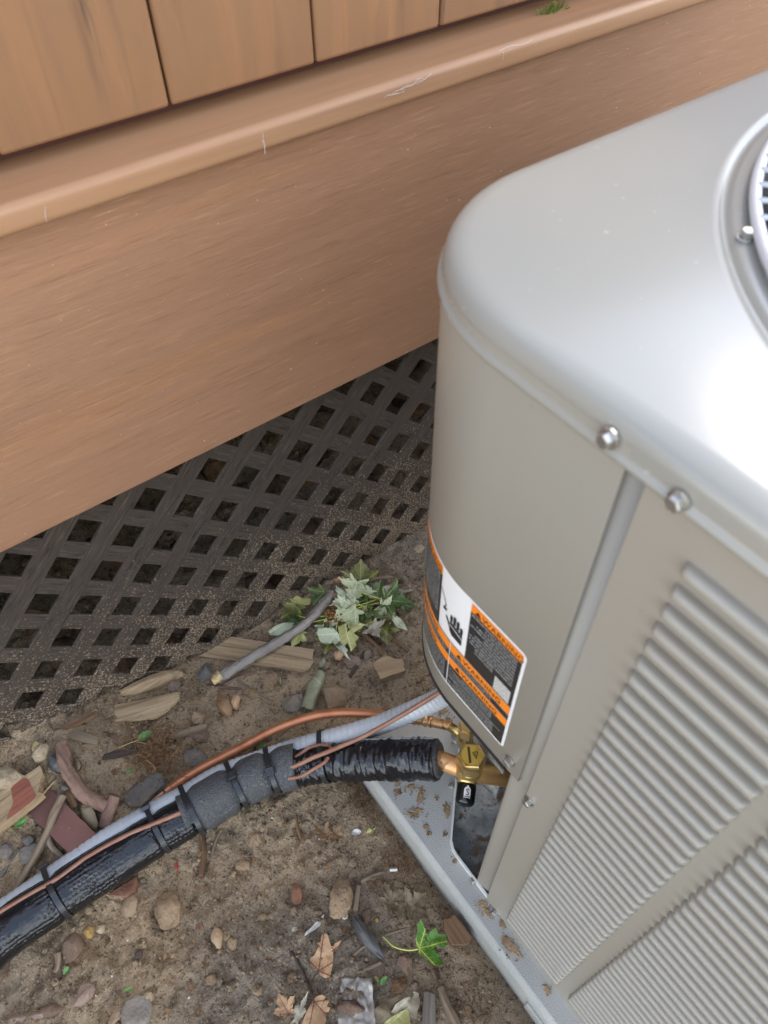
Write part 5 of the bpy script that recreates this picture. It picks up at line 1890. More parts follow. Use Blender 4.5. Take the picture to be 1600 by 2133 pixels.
# ---------------- stones
ST = [
    (562, 1416, 40, 42, 0, 'st_tan', 'pointed tan stone under the weathered board', 6, 0.55, 0.2, 101),
    (610, 1460, 50, 44, 30, 'st_grey', 'flat grey stone touching the rolled grey green leaf', 6, 0.35, 0.25, 102),
    (692, 1455, 62, 52, -8, 'st_tan', 'large rough tan stone just above the copper pipe arch', 6, 0.5, 0.22, 103),
    (415, 1495, 32, 30, -20, 'st_tan', 'small tan stone leaning on the pale splinter', 5, 0.5, 0.25, 104),
    (418, 1531, 38, 30, -15, 'st_brown', 'brown flat stone below the pale splinter', 5, 0.4, 0.3, 105),
    (412, 1578, 60, 40, -14, 'st_slate', 'dark angular stone close above the copper pipe', 7, 0.5, 0.2, 106),
    (303, 1646, 88, 52, 38, 'st_slate', 'broad dark slate stone beside the copper pipe', 3, 0.30, 0.25, 107),
    (87, 1569, 30, 38, -10, 'st_pale', 'pale oval pebble next to the reddish branch', 0, 0.6, 0.15, 108),
    (18, 1624, 84, 62, 0, 'st_pale', 'big pale sandstone above the painted plank', 2, 0.35, 0.3, 109),
    (60, 1778, 58, 34, 30, 'st_grey', 'flat grey stone lying under the forked grey twig', 5, 0.3, 0.25, 110),
    (12, 1774, 28, 36, 0, 'st_grey', 'small mottled grey stone at the frame edge', 3, 0.5, 0.3, 111),
    (60, 1750, 22, 20, 0, 'st_slate', 'round dark pebble beside the little weed', 0, 0.6, 0.2, 112),
    (140, 1640, 30, 16, -10, 'st_grey', 'grey stone edge behind the reddish plank end', 4, 0.4, 0.2, 113),
    (350, 1896, 56, 64, 20, 'st_tan', 'smooth round stone set alone in the bare soil', 0, 0.42, 0.35, 114),
    (184, 1944, 22, 28, 0, 'st_yel', 'yellowish crumbly stone in the clods under the sleeve', 3, 0.5, 0.35, 115),
    (210, 1934, 18, 18, 0, 'st_pale', 'tan pebble beside the yellowish stone', 2, 0.5, 0.35, 116),
    (150, 1972, 44, 50, 0, 'st_brown', 'soil coloured lump beside the yellowish stone', 2, 0.4, 0.45, 117),
    (171, 2072, 54, 34, 38, 'st_pink', 'flat pinkish stone in the lower soil', 6, 0.25, 0.3, 118),
    (285, 2106, 64, 64, 0, 'st_grey', 'grey rounded rock at the lower edge', 2, 0.4, 0.3, 119),
    (246, 2112, 26, 48, -25, 'st_tan', 'thin tan stone leaning on the grey rounded rock', 4, 0.3, 0.25, 120),
    (309, 2077, 24, 18, -20, 'st_pale', 'small buff pebble above the grey rounded rock', 2, 0.5, 0.25, 121),
    (704, 1872, 62, 72, -12, 'st_tan', 'large angular tan rock in the middle of the bare soil', 7, 0.45, 0.25, 122),
    (844, 2010, 34, 40, 0, 'st_brown', 'reddish brown stone under the green leaf', 4, 0.4, 0.35, 123),
    (531, 1748, 30, 28, 0, 'st_tan', 'tan stone half buried below the tape end', 3, 0.4, 0.4, 124),
    (505, 1802, 34, 20, 0, 'st_tan', 'low buried stone further below the tape', 0, 0.3, 0.5, 125),
    (718, 1908, 15, 13, 0, 'chip', 'white pebble at the foot of the angular tan rock', 2, 0.5, 0.25, 126),
    (706, 1932, 10, 18, -20, 'chip', 'white shell shaped pebble beside the dark shard', 2, 0.5, 0.3, 127),
    (873, 1141, 22, 24, 0, 'st_pale', 'buff stone sunk in soil by the cabinet corner', 0, 0.3, 0.5, 128),
    (766, 1364, 18, 24, 0, 'st_grey', 'pale pebble beside the dark root', 2, 0.5, 0.3, 129),
    (734, 1376, 40, 30, 0, 'st_pink', 'flat tan stone under the tip of the pale leaf', 4, 0.25, 0.35, 130),
    (523, 1444, 40, 18, -12, 'st_tan', 'low tan stone behind the thin grey twig', 3, 0.3, 0.35, 131),
    (524, 1442, 14, 12, 0, 'st_yel', 'tiny orange pebble by the thin grey twig', 2, 0.5, 0.2, 132),
    (428, 1400, 26, 44, -20, 'st_slate', 'dark stone behind the splintered branch end', 4, 0.35, 0.3, 133),
    (595, 1548, 30, 22, 0, 'st_grey', 'grey pebble just under the copper pipe', 3, 0.5, 0.35, 134),
    (560, 1535, 24, 18, 0, 'st_grey', 'smaller grey pebble under the copper pipe', 3, 0.5, 0.35, 135),
    (235, 1548, 26, 36, -14, 'st_brown', 'brown pointed stone near the pale flat stick', 5, 0.4, 0.25, 136),
    (182, 1553, 36, 12, 8, 'st_tan', 'thin tan stone flake near the reddish branch top', 3, 0.3, 0.3, 137),
    (620, 1945, 26, 34, -30, 'st_brown', 'brown flake left of the white feather chip', 3, 0.2, 0.35, 138),
    (661, 1904, 24, 14, 25, 'st_tan', 'tan chip between the feather chip and the tan rock', 3, 0.3, 0.3, 139),
    (785, 1916, 8, 9, 0, 'st_yel', 'tiny yellow pebble beside the dark shard', 0, 0.6, 0.25, 140),
    (762, 1908, 22, 34, -20, 'st_brown', 'brown stone behind the dark shard', 3, 0.3, 0.35, 141),
    (412, 1933, 10, 14, 10, 'brick', 'tiny red brick chip in the bare soil', 4, 0.5, 0.25, 142),
    (130, 1660, 20, 14, 10, 'st_slate', 'dark chip beside the bark chunk', 4, 0.4, 0.2, 143),
    (452, 1955, 26, 40, 10, 'crumb', 'clod of earth beside a crack in the bare soil', 2, 0.5, 0.35, 144),
    (78, 1560, 20, 30, 30, 'w_pale', 'yellowish wood crumb behind the pale oval pebble', 3, 0.4, 0.2, 145),
    (0, 2010, 40, 70, 0, 'st_brown', 'brown lump at the frame edge under the sleeve', 1, 0.4, 0.4, 146),
    (100, 2105, 60, 22, 8, 'st_brown', 'long clod of earth at the lower corner', 1, 0.5, 0.4, 147),
    (440, 2040, 26, 20, 0, 'crumb', 'loose clod of earth in the lower soil', 1, 0.6, 0.3, 148),
    (270, 1886, 34, 40, 0, 'crumb', 'broad clod of earth next to the smooth round stone', 1, 0.35, 0.4, 149),
]
for a in ST:
    st_name, st_cat = ('clod', 'clod of earth') if 'clod' in a[6] else (('stone', 'stone') if 'wood' not in a[6] else ('wood_crumb', 'wood'))
    stone(a[0], a[1], a[2], a[3], a[4], M[a[5]], a[6], a[7], a[8], a[9], a[10], name=st_name, cat=st_cat)

# ---------------- leaves heaped at the foot of the lattice
def tr(ox, oy, k, pts): return [(ox + x / k, oy + y / k) for x, y in pts]


K4 = (560, 1160, 4.706)
K3 = (560, 1780, 3.636)
TRACE = {
    0: tr(*K4, [(475, 790), (485, 740), (560, 725), (640, 725), (690, 770), (735, 860), (775, 910), (760, 930), (808, 1008), (740, 950), (680, 900), (640, 850), (610, 800), (575, 810), (545, 880), (510, 865), (490, 830)]),
    1: tr(*K4, [(690, 690), (740, 665), (820, 610), (860, 650), (965, 700), (880, 735), (820, 740), (890, 790), (850, 830), (860, 860), (805, 920), (780, 840), (745, 870), (700, 790)]),
    3: tr(*K4, [(220, 490), (250, 465), (290, 420), (340, 430), (400, 405), (425, 460), (410, 500), (420, 540), (370, 545), (330, 565), (290, 540), (250, 540)]),
    5: tr(*K4, [(0, 740), (60, 690), (130, 660), (190, 640), (250, 660), (230, 690), (310, 690), (240, 720), (200, 745), (150, 745), (120, 775), (20, 785)]),
    13: tr(*K4, [(1120, 300), (1150, 285), (1215, 280), (1230, 305), (1300, 310), (1350, 325), (1430, 325), (1350, 358), (1260, 350), (1200, 345), (1160, 345), (1135, 385), (1118, 340)]),
    16: tr(*K4, [(950, 615), (940, 530), (970, 510), (1000, 490), (1020, 530), (1060, 535), (1120, 545), (1060, 560), (1130, 620), (1070, 605), (1010, 590), (985, 625)]),
    20: tr(*K4, [(1110, 520), (1150, 508), (1245, 520), (1235, 570), (1290, 600), (1330, 650), (1362, 725), (1310, 705), (1260, 690), (1230, 640), (1200, 600), (1150, 565)]),
    'fresh': tr(*K3, [(1120, 690), (1112, 640), (1130, 570), (1125, 540), (1160, 500), (1168, 560), (1180, 590), (1185, 640), (1225, 590), (1270, 560), (1285, 610), (1350, 610), (1340, 640), (1362, 690), (1330, 710), (1260, 700), (1235, 740), (1280, 790), (1330, 840), (1280, 852), (1230, 830), (1200, 790), (1150, 770)]),
    'tan': tr(*K3, [(420, 600), (400, 625), (395, 665), (362, 680), (380, 700), (345, 770), (312, 795), (320, 848), (352, 872), (378, 880), (388, 915), (425, 937), (465, 925), (478, 870), (490, 800), (488, 740), (505, 730), (552, 655), (500, 680), (487, 715), (470, 690), (455, 640), (440, 605)]),
    'low': tr(*K3, [(345, 1085), (400, 1065), (430, 1080), (415, 1100), (462, 1115), (440, 1150), (468, 1165), (455, 1195), (420, 1200), (440, 1260), (400, 1330), (230, 1330), (265, 1250), (300, 1170)]),
    'chip': tr(*K3, [(268, 622), (285, 585), (310, 560), (350, 515), (385, 485), (418, 452), (412, 512), (380, 545), (350, 570), (300, 600)]),
    'wet': tr(*K3, [(800, 1180), (860, 1120), (930, 1090), (1000, 1060), (1010, 1095), (950, 1130), (920, 1180), (930, 1220), (880, 1260), (850, 1290), (800, 1250)]),
    'curl': tr(*K3, [(925, 1190), (960, 1130), (1040, 1080), (1085, 1075), (1090, 1035), (1135, 1050), (1142, 1110), (1120, 1180), (1110, 1260), (1080, 1260), (1060, 1180), (1020, 1170), (960, 1210)]),
    'yel': tr(*K3, [(860, 1290), (930, 1230), (1000, 1190), (1060, 1170), (1072, 1290), (1000, 1320)]),
}
G_ = 'fallen maple leaves at the lattice foot'
LV = [  # base px, tip px, length px, material, height, curl, fold, roll, pitch, label
    ((700, 1322), (726, 1372), 62, 'lf_pale', 0.014, 0.5, 0.5, 0.0, -0.15, 'big pale leaf with its long tip over the flat tan stone'),
    ((718, 1296), (732, 1352), 62, 'lf_yel', 0.020, 0.3, 0.3, 0.2, -0.1, 'broad yellowish leaf overlapping the big pale leaf'),
    ((690, 1325), (676, 1362), 34, 'lf_olive', 0.010, 0.4, 0.2, 0, -0.1, 'olive leaf under the big pale leaf'),
    ((648, 1238), (636, 1282), 42, 'lf_yel', 0.030, 0.9, 0.2, 0.2, 0.3, 'crumpled yellow leaf against the lattice'),
    ((676, 1232), (658, 1256), 34, 'lf_green', 0.022, 0.5, 0.4, 0, 0, 'dark green leaf behind the branch top'),
    ((620, 1282), (566, 1318), 56, 'lf_pale', 0.014, 0.3, 0.3, 0, 0, 'long pale leaf flat beside the weathered board'),
    ((622, 1262), (598, 1282), 38, 'lf_olive', 0.012, 0.4, 0.3, 0, 0, 'olive green leaf under the crumpled yellow leaf'),
    ((640, 1296), (592, 1300), 44, 'lf_green', 0.010, 0.3, 0.3, 0.1, 0, 'green leaf lying beneath the branch middle'),
    ((735, 1250), (704, 1262), 42, 'lf_pale', 0.030, 0.6, 0.4, 0.2, 0.1, 'cupped pale leaf right of the branch top'),
    ((744, 1212), (732, 1250), 44, 'lf_bluish', 0.030, 0.5, 0.6, -0.3, 0, 'whitish pale leaf hanging on the bent pale twig'),
    ((750, 1218), (752, 1188), 44, 'lf_olive', 0.024, 0.6, 0.4, 0, 0.3, 'olive crumpled leaf topmost in the heap'),
    ((738, 1212), (730, 1204), 24, 'lf_green', 0.018, 0.4, 0.3, 0, 0.1, 'small dark green leaf behind the olive leaf'),
    ((784, 1248), (792, 1212), 38, 'lf_green', 0.022, 0.3, 0.4, 0.3, 0, 'dark leaf behind the withered grey leaf'),
    ((802, 1222), (858, 1232), 56, 'lf_grey', 0.022, 0.7, 0.6, 0.2, 0, 'withered grey leaf stretched towards the cabinet'),
    ((802, 1250), (842, 1256), 44, 'lf_green', 0.028, 0.5, 0.5, 0.2, 0.1, 'bright green leaf with pale fold near the cabinet side'),
    ((836, 1258), (852, 1262), 26, 'lf_green', 0.012, 0.3, 0.3, 0, 0, 'small green leaf at the end of the heap'),
    ((770, 1272), (790, 1306), 52, 'lf_green', 0.030, 0.4, 0.5, 0, 0, 'largest green leaf in the middle of the heap'),
    ((742, 1268), (706, 1286), 44, 'lf_bluish', 0.030, 0.5, 0.5, -0.2, 0, 'whitish pale leaf just above the seed cluster'),
    ((765, 1250), (742, 1244), 32, 'lf_green', 0.026, 0.5, 0.5, 0.2, 0, 'small green leaf in the top middle of the heap'),
    ((762, 1262), (756, 1288), 34, 'lf_green', 0.026, 0.4, 0.5, 0.5, 0, 'narrow dark leaf half hidden above the largest green one'),
    ((808, 1270), (846, 1312), 56, 'lf_pale', 0.020, 0.5, 0.4, 0.1, -0.1, 'pale leaf with brown tip nearest the cabinet'),
    ((780, 1288), (806, 1320), 40, 'lf_olive', 0.014, 0.4, 0.3, 0.1, -0.1, 'olive leaf under the largest green leaf'),
    ((800, 1306), (806, 1334), 34, 'lf_olive', 0.010, 0.4, 0.4, 0, -0.1, 'olive brown leaf lowest at the cabinet side'),
    ((776, 1300), (786, 1318), 30, 'lf_grey', 0.022, 0.6, 0.5, 0.3, 0, 'curled grey pale leaf below the green one'),
    ((728, 1284), (752, 1296), 40, 'lf_green', 0.018, 0.3, 0.4, 0, 0, 'green leaf between seed cluster and big yellowish leaf'),
    ((740, 1290), (764, 1296), 34, 'lf_olive', 0.022, 0.5, 0.4, 0.2, 0, 'olive leaf edge beside the broad yellowish leaf'),
    ((672, 1302), (690, 1322), 34, 'lf_bluish', 0.012, 0.4, 0.4, 0, 0, 'pale leaf peeking out between branch and big pale leaf'),
    ((626, 1318), (614, 1338), 30, 'lf_yel', 0.012, 0.6, 0.3, 0.1, -0.1, 'torn pale leaf hanging under the branch'),
    ((760, 1240), (776, 1252), 30, 'lf_olive', 0.020, 0.4, 0.3, 0.0, 0, 'olive leaf in the shade of the heap middle'),
    ((792, 1262), (806, 1270), 30, 'lf_bluish', 0.026, 0.5, 0.6, 0.3, 0, 'small pale folded leaf beside the bright green leaf'),
    ((690, 1288), (672, 1292), 30, 'lf_olive', 0.014, 0.4, 0.3, 0, 0, 'olive leaf scrap between branch and seed cluster'),
]
STEMS = {0: [(702, 1300, 0.03), (708, 1276, 0.03)], 1: [(700, 1284, 0.03), (690, 1270, 0.03)], 16: [(745, 1258, 0.036), (720, 1262, 0.034)], 14: [(770, 1240, 0.04), (745, 1232, 0.036)], 12: [(770, 1254, 0.036), (742, 1262, 0.032)], 5: [(640, 1286, 0.03), (690, 1282, 0.02)], 7: [(660, 1294, 0.02), (700, 1284, 0.02)], 17: [(760, 1262, 0.034), (790, 1256, 0.03)]}
for i, (b, t, L, mt, h, cu, fo_, ro, pi_, lbl) in enumerate(LV):
    leaf(b[0], b[1], t, L, M[mt], lbl, h, cu, fo_, ro, pi_, 300 + i, STEMS.get(i), M['stem_green'], group=G_, stem_r=0.0009, outline_px=TRACE.get(i))
# seed cluster
sc = gpt(692, 1280, 0.034)
bmV, bmF = [], []
Vn, Fn = icosphere(1)
for i in range(46):
    c = Vector((random.gauss(0, 0.0075), random.gauss(0, 0.0075), random.gauss(0, 0.004)))
    b = len(bmV)
    bmV += [c + Vector(v) * random.uniform(0.0016, 0.0026) for v in Vn]
    bmF += [tuple(i_ + b for i_ in f) for f in Fn]
o = link('seed_cluster', mesh('seed_cluster', bmV, bmF, True), M['seed'])
o.location = sc
tag(o, 'brown seed cluster in the middle of the leaf heap', 'seed cluster')

# ---------------- other leaves and scraps
FRESH = [(0.0, 0.0), (0.06, -0.06), (0.16, -0.16), (0.30, -0.20), (0.24, -0.08), (0.20, 0.02), (0.13, 0.10), (0.30, 0.16), (0.36, 0.26), (0.58, 0.30), (0.52, 0.40), (0.70, 0.52), (0.50, 0.52), (0.44, 0.60), (0.26, 0.48), (0.16, 0.44),
         (0.20, 0.60), (0.15, 0.74), (0.10, 0.92), (0.0, 1.05)]
FRESH = FRESH + [(-x, y) for x, y in FRESH[-2:0:-1]]
leaf(874, 1976, (932, 1962), 66, M['lf_fresh'], 'fresh green maple leaf with yellow patches and a long yellow stalk', 0.010, 0.3, 0.35, 0.0, 0.12, 400, [(850, 1979, 0.010), (822, 1972, 0.008), (806, 1958, 0.006), (798, 1951, 0.006)], M['stem_green'], outline_px=TRACE['fresh'], stem_r=0.0013)
leaf(664, 2022, (675, 1946), 84, M['lf_tan'], 'tan dead leaf with dark veins and a hooked lobe in the lower soil', 0.008, 0.5, 0.5, 0.05, 0.05, 401, [(652, 2040, 0.008), (648, 2062, 0.006)], M['stem_dark'], outline_px=TRACE['tan'])
leaf(655, 2086, (640, 2160), 74, M['lf_tan'], 'lowest dead tan leaf running out at the bottom edge', 0.010, 0.3, 0.4, 0.0, 0.0, 402, [(650, 2070, 0.01), (644, 2050, 0.008)], M['stem_dark'], outline_px=TRACE['low'])
leaf(602, 2112, (590, 2090), 40, M['lf_tan'], 'torn tan leaf scrap with holes at the bottom', 0.006, 0.6, 0.3, 0.0, 0.0, 403, widthk=0.8)
leaf(616, 2128, (634, 2086), 52, M['lf_grey'], 'thin whitish leaf blade beside the lowest dead leaf', 0.008, 0.4, 0.9, 0.0, 0.0, 404, widthk=0.3)
leaf(812, 2110, (842, 2072), 60, M['lf_wet'], 'olive brown rotting leaf flat beside the cloudy plastic', 0.006, 0.2, 0.3, 0.0, 0.0, 405, outline_px=TRACE['wet'])
leaf(826, 2106, (866, 2062), 58, M['lf_grey'], 'curled pale dead leaf standing up at the bottom', 0.014, 1.0, 0.5, 0.2, 0.1, 406, outline_px=TRACE['curl'])
leaf(812, 2134, (850, 2098), 56, M['lf_yel'], 'yellow brown leaf at the very bottom edge', 0.010, 0.6, 0.5, 0.1, 0.1, 407, outline_px=TRACE['yel'])
leaf(806, 1886, (830, 1868), 46, M['lf_wet'], 'grey brown crumbled leaf half buried above the green leaf', 0.004, 0.3, 0.3, 0, 0, 408)
leaf(850, 1896, (872, 1876), 46, M['lf_wet'], 'second grey brown crumbled leaf close to the pad edge', 0.004, 0.4, 0.3, 0, 0, 409)
leaf(684, 1742, (660, 1726), 34, M['lf_brown'], 'small brown dry leaf in the clods below the sleeve', 0.006, 0.7, 0.5, 0.2, 0, 410, widthk=0.7)
leaf(694, 1734, (712, 1744), 22, M['lf_brown'], 'tiny dry leaf flake beside the small brown leaf', 0.005, 0.5, 0.5, 0, 0, 411)
leaf(764, 1736, (778, 1728), 20, M['lf_yel'], 'pale green leaf scrap near the pad edge', 0.004, 0.3, 0.5, 0, 0, 412, widthk=0.4)
leaf(573, 1998, (566, 1985), 22, M['lf_brown'], 'tiny brown leaf crumb in the lower bare soil', 0.004, 0.6, 0.4, 0, 0, 413)
SPOON = [(0, 0), (0.14, 0.10), (0.26, 0.30), (0.30, 0.52), (0.24, 0.78), (0.10, 0.98), (0, 1.03)]
SPOON = SPOON + [(-x, y) for x, y in SPOON[-2:0:-1]]
ov = leaf_mat('leaf_oval_green', lin(84, 130, 64), lin(130, 168, 96), lin(70, 110, 56), 0.55, angles=(90,))
leaf(288, 1542, (316, 1528), 30, ov, 'single small green oval leaf above the root tangle', 0.008, 0.3, 0.5, 0, 0, 414, [(270, 1548, 0.004), (248, 1558, 0.003)], M['w_pale'], outline=SPOON)
leaf(32, 1722, (52, 1710), 26, ov, 'little green weed leaf near the painted plank', 0.010, 0.4, 0.5, 0, 0.1, 415, outline=SPOON)
leaf(40, 1728, (22, 1716), 22, M['lf_olive'], 'curled olive weed leaf near the painted plank', 0.008, 0.5, 0.5, 0, 0.1, 416, outline=SPOON)
leaf(792, 2052, (802, 2040), 20, ov, 'tiny green seedling leaf beside the rotten bark lump', 0.006, 0.3, 0.5, 0, 0.1, 417, outline=SPOON)
leaf(790, 2046, (782, 2036), 14, M['lf_olive'], 'tiny olive seedling leaf beside the rotten bark lump', 0.005, 0.3, 0.5, 0, 0.1, 418, outline=SPOON)
leaf(132, 2030, (140, 2020), 16, ov, 'tiny green leaf crumb in the clods under the sleeve', 0.005, 0.3, 0.5, 0, 0.1, 419, outline=SPOON)
leaf(260, 2064, (272, 2060), 15, ov, 'tiny green leaf crumb above the grey rounded rock', 0.005, 0.3, 0.5, 0, 0.1, 420, outline=SPOON)
leaf(543, 1556, (547, 1536), 20, ov, 'small green weed blade just behind the copper pipe', 0.010, 0.3, 0.5, 0, 0.3, 421, outline=SPOON)
leaf(264, 1604, (272, 1610), 14, ov, 'tiny green leaf under the root tangle', 0.006, 0.3, 0.5, 0, 0.1, 422, outline=SPOON)
leaf(546, 1562, (540, 1550), 14, ov, 'second smaller weed blade behind the copper pipe', 0.008, 0.3, 0.5, 0, 0.2, 423, outline=SPOON)
leaf(696, 1214, (722, 1202), 30, M['lf_tan'], 'yellow dry leaf sliver at the lattice foot behind the heap', 0.010, 0.5, 0.6, 0, 0, 424, widthk=0.3)
leaf(580, 1408, (586, 1424), 16, M['lf_bluish'], 'tiny pale green flake beside the pointed tan stone', 0.005, 0.3, 0.4, 0, 0, 425, outline=SPOON, widthk=0.7)
curled([(668, 1404), (658, 1428), (650, 1450), (640, 1480)], 0.0120, M['lf_roll'], 'grey green leaf rolled into a tube between two stones', 1.0, seed=2, taper=0.22)
curled([(676, 1372), (668, 1392)], 0.006, M['lf_roll'], 'small curl of leaf at the head of the rolled leaf', 1.2, seed=3, taper=0.5)
curled([(458, 1448), (470, 1470), (482, 1492)], 0.0105, M['lf_brown'], 'brown dry leaf folded to a boat below the branch end', 0.62, seed=4, taper=0.7)
curled([(484, 1462), (500, 1466)], 0.0115, M['lf_tan'], 'curled pale leaf ring with dark hollow below the branch end', 1.6, seed=6, taper=0.2)
curled([(696, 1366), (716, 1366)], 0.008, M['lf_tan'], 'small peach coloured curled leaf under the big pale leaf', 1.2, seed=7, taper=0.4)
curled([(176, 1672), (186, 1694), (202, 1724)], 0.0105, M['lf_wet'], 'curled olive grey leaf beside the reddish plank', 0.8, seed=8, taper=0.6)
curled([(108, 1578), (120, 1592), (132, 1606)], 0.010, M['shard'], 'crumpled blackish leaf by the reddish branch', 1.1, seed=9, taper=0.4)
curled([(158, 1578), (164, 1596), (160, 1608)], 0.005, M['lf_wet'], 'small brown leaf curl inside the branch bend', 0.9, seed=10, taper=0.6)
# dark shard, white chips, plastic, thread
curled([(737, 1912), (756, 1938), (776, 1966), (798, 1994)], 0.0085, M['shard'], 'long dark grey shard tapering to a point in the soil', 0.42, name='shard', cat='shard', seed=11, taper=0.75, hgt=0.004)
o = leaf(634, 1952, (674, 1906), 58, M['chip'], 'white feather shaped chip beside the tan dead leaf', 0.005, 0.2, 0.5, 0, 0, 430, outline_px=TRACE['chip'], name='chip', cat='chip')
o = leaf(732, 1736, (752, 1732), 20, M['chip'], 'small white flake in the clods near the pad edge', 0.005, 0.4, 0.4, 0, 0, 431, outline=SPOON, widthk=1.1, name='chip', cat='chip')
o = leaf(606, 1942, (614, 1936), 15, M['lf_grey'], 'tiny pale ring shaped scrap beside the feather chip', 0.004, 0.9, 0.4, 0, 0, 432, outline=SPOON, name='chip', cat='chip')
stick([(812, 1812, 0.004), (828, 1811, 0.005)], 0.0023, 0.0023, M['chip'], 'short white stub lying near the pad edge', name='stub', cat='stub', knob=0.05)
stick([(368, 1796, 0.004), (367, 1805, 0.005), (370, 1814, 0.004)], 0.0011, 0.0009, M['redthread'], 'tiny red thread in the bare soil', name='thread', cat='thread', knob=0.05)
stone(518, 1697, 24, 20, -10, M['purple'], 'purple scrap lying below the foam tape', 3, 0.25, 0.1, 150, 0.15, 3, 'scrap', 'scrap')
stone(289, 1988, 16, 20, -30, M['w_dark'], 'dark thin chip pressed into the bare soil', 4, 0.25, 0.3, 151, 0.1, 3, 'chip', 'chip')


def sheet(pts, mt, label, name, cat, amp, seed, nu=26, nv=22, base=0.005):
    """a crumpled sheet between four corners given as seen"""
    q = [gpt(a, b, base) for a, b in pts]
    c = sum(q, Vector()) / 4
    V_, F_, U_ = [], [], []
    for j in range(nv):
        for i in range(nu):
            u, v = i / (nu - 1), j / (nv - 1)
            p = q[0].lerp(q[1], u).lerp(q[3].lerp(q[2], u), v)
            z = amp * (mnoise.noise(Vector((u * 3 + seed, v * 3, 0))) + 0.5 * mnoise.noise(Vector((u * 8, v * 8 + seed, 2)))) + amp * 1.1 * max(0, u - 0.72) * 3
            e = Vector((mnoise.noise(Vector((u * 6, v * 6, 9 + seed))), mnoise.noise(Vector((u * 6, v * 6, 19 + seed))), 0)) * 0.002
            V_.append(p - c + e + Vector((0, 0, abs(z))))
            U_.append((u, v))
    for j in range(nv - 1):
        for i in range(nu - 1): F_.append((j * nu + i, j * nu + i + 1, (j + 1) * nu + i + 1, (j + 1) * nu + i))
    o = link(name, mesh(name, V_, F_, True, U_), mt)
    o.location = c
    sol = o.modifiers.new('thickness', 'SOLIDIFY')
    sol.thickness = 0.0006
    return tag(o, label, cat)


sheet([(711, 2037), (774, 2036), (784, 2142), (703, 2140)], M['plastic_bag'], 'cloudy plastic wrapper scrap pressed in the soil at the bottom', 'wrapper', 'plastic scrap', 0.007, 3)

# cobweb threads on the ledge, moss tuft
def web(pts, label):
    V_, F_, U_ = [], [], []
    c = Vector(pts[0][0])
    for a in pts:
        v, f, u = tube_data(catmull([Vector(p) - c for p in a], 5), 0.00013, 4)
        b = len(V_)
        V_ += v
        F_ += [tuple(i + b for i in q) for q in f]
    o = link('cobweb', mesh('cobweb', V_, F_), M['cobweb'])
    o.location = c
    return tag(o, label, 'cobweb')


def on_y(px, py, y):
    d = ray(px, py)
    return EYE + d * (y / d.y)


yn = 0.5868
w1 = []
for i in range(9):
    x0 = 800 + i * 9
    y0 = 204 - i * 4.6
    w1.append([on_y(x0, y0, yn), on_y(x0 + 10, y0 - random.uniform(0, 8), yn - 0.003), on_y(x0 + 22 + random.uniform(0, 12), y0 - 9 - random.uniform(-3, 6), yn)])
web(w1, 'wispy white cobweb stretched along the ledge nosing')
web([[on_y(547, 276, yn), on_y(550, 296, yn - 0.001), on_y(553, 322, yn)], [on_y(544, 292, yn), on_y(551, 300, yn - 0.001), on_y(552, 318, yn)]], 'single cobweb thread hanging on the ledge nosing')
web([[on_y(95, 430, yn), on_y(94, 445, yn - 0.001), on_y(97, 462, yn)]], 'faint short cobweb thread low on the ledge nosing')
web([[on_y(1040, 106, yn), on_y(1062, 96, yn - 0.002), on_y(1090, 92, yn), on_y(1110, 82, yn)], [on_y(1048, 108, yn), on_y(1049, 116, yn), on_y(1047, 126, yn)]], 'thin cobweb wisps on the ledge nosing behind the cabinet')
mv, mf, mu = [], [], []
mc = on_y(1150, 4, 0.628)
mc.z = 0.7805
for i in range(70):
    a = random.uniform(0, 6.28)
    b = Vector((random.gauss(0, 0.008), random.gauss(0, 0.002), 0))
    tp = b + Vector((random.gauss(0, 0.004), random.gauss(-0.002, 0.003), random.uniform(0.003, 0.009)))
    v, f, u = tube_data([b, b.lerp(tp, 0.5) + Vector((0.001, 0, 0)), tp], [0.0006, 0.0005, 0.0002], 4)
    k = len(mv)
    mv += v
    mf += [tuple(i_ + k for i_ in q) for q in f]
o = link('moss_tuft', mesh('moss_tuft', mv, mf), M['moss'])
o.location = mc
tag(o, 'small yellow green moss tuft on the ledge under the planks', 'moss')

# ================================================================== stuff
def in_view(x, y):
    return -0.60 < x < 0.75


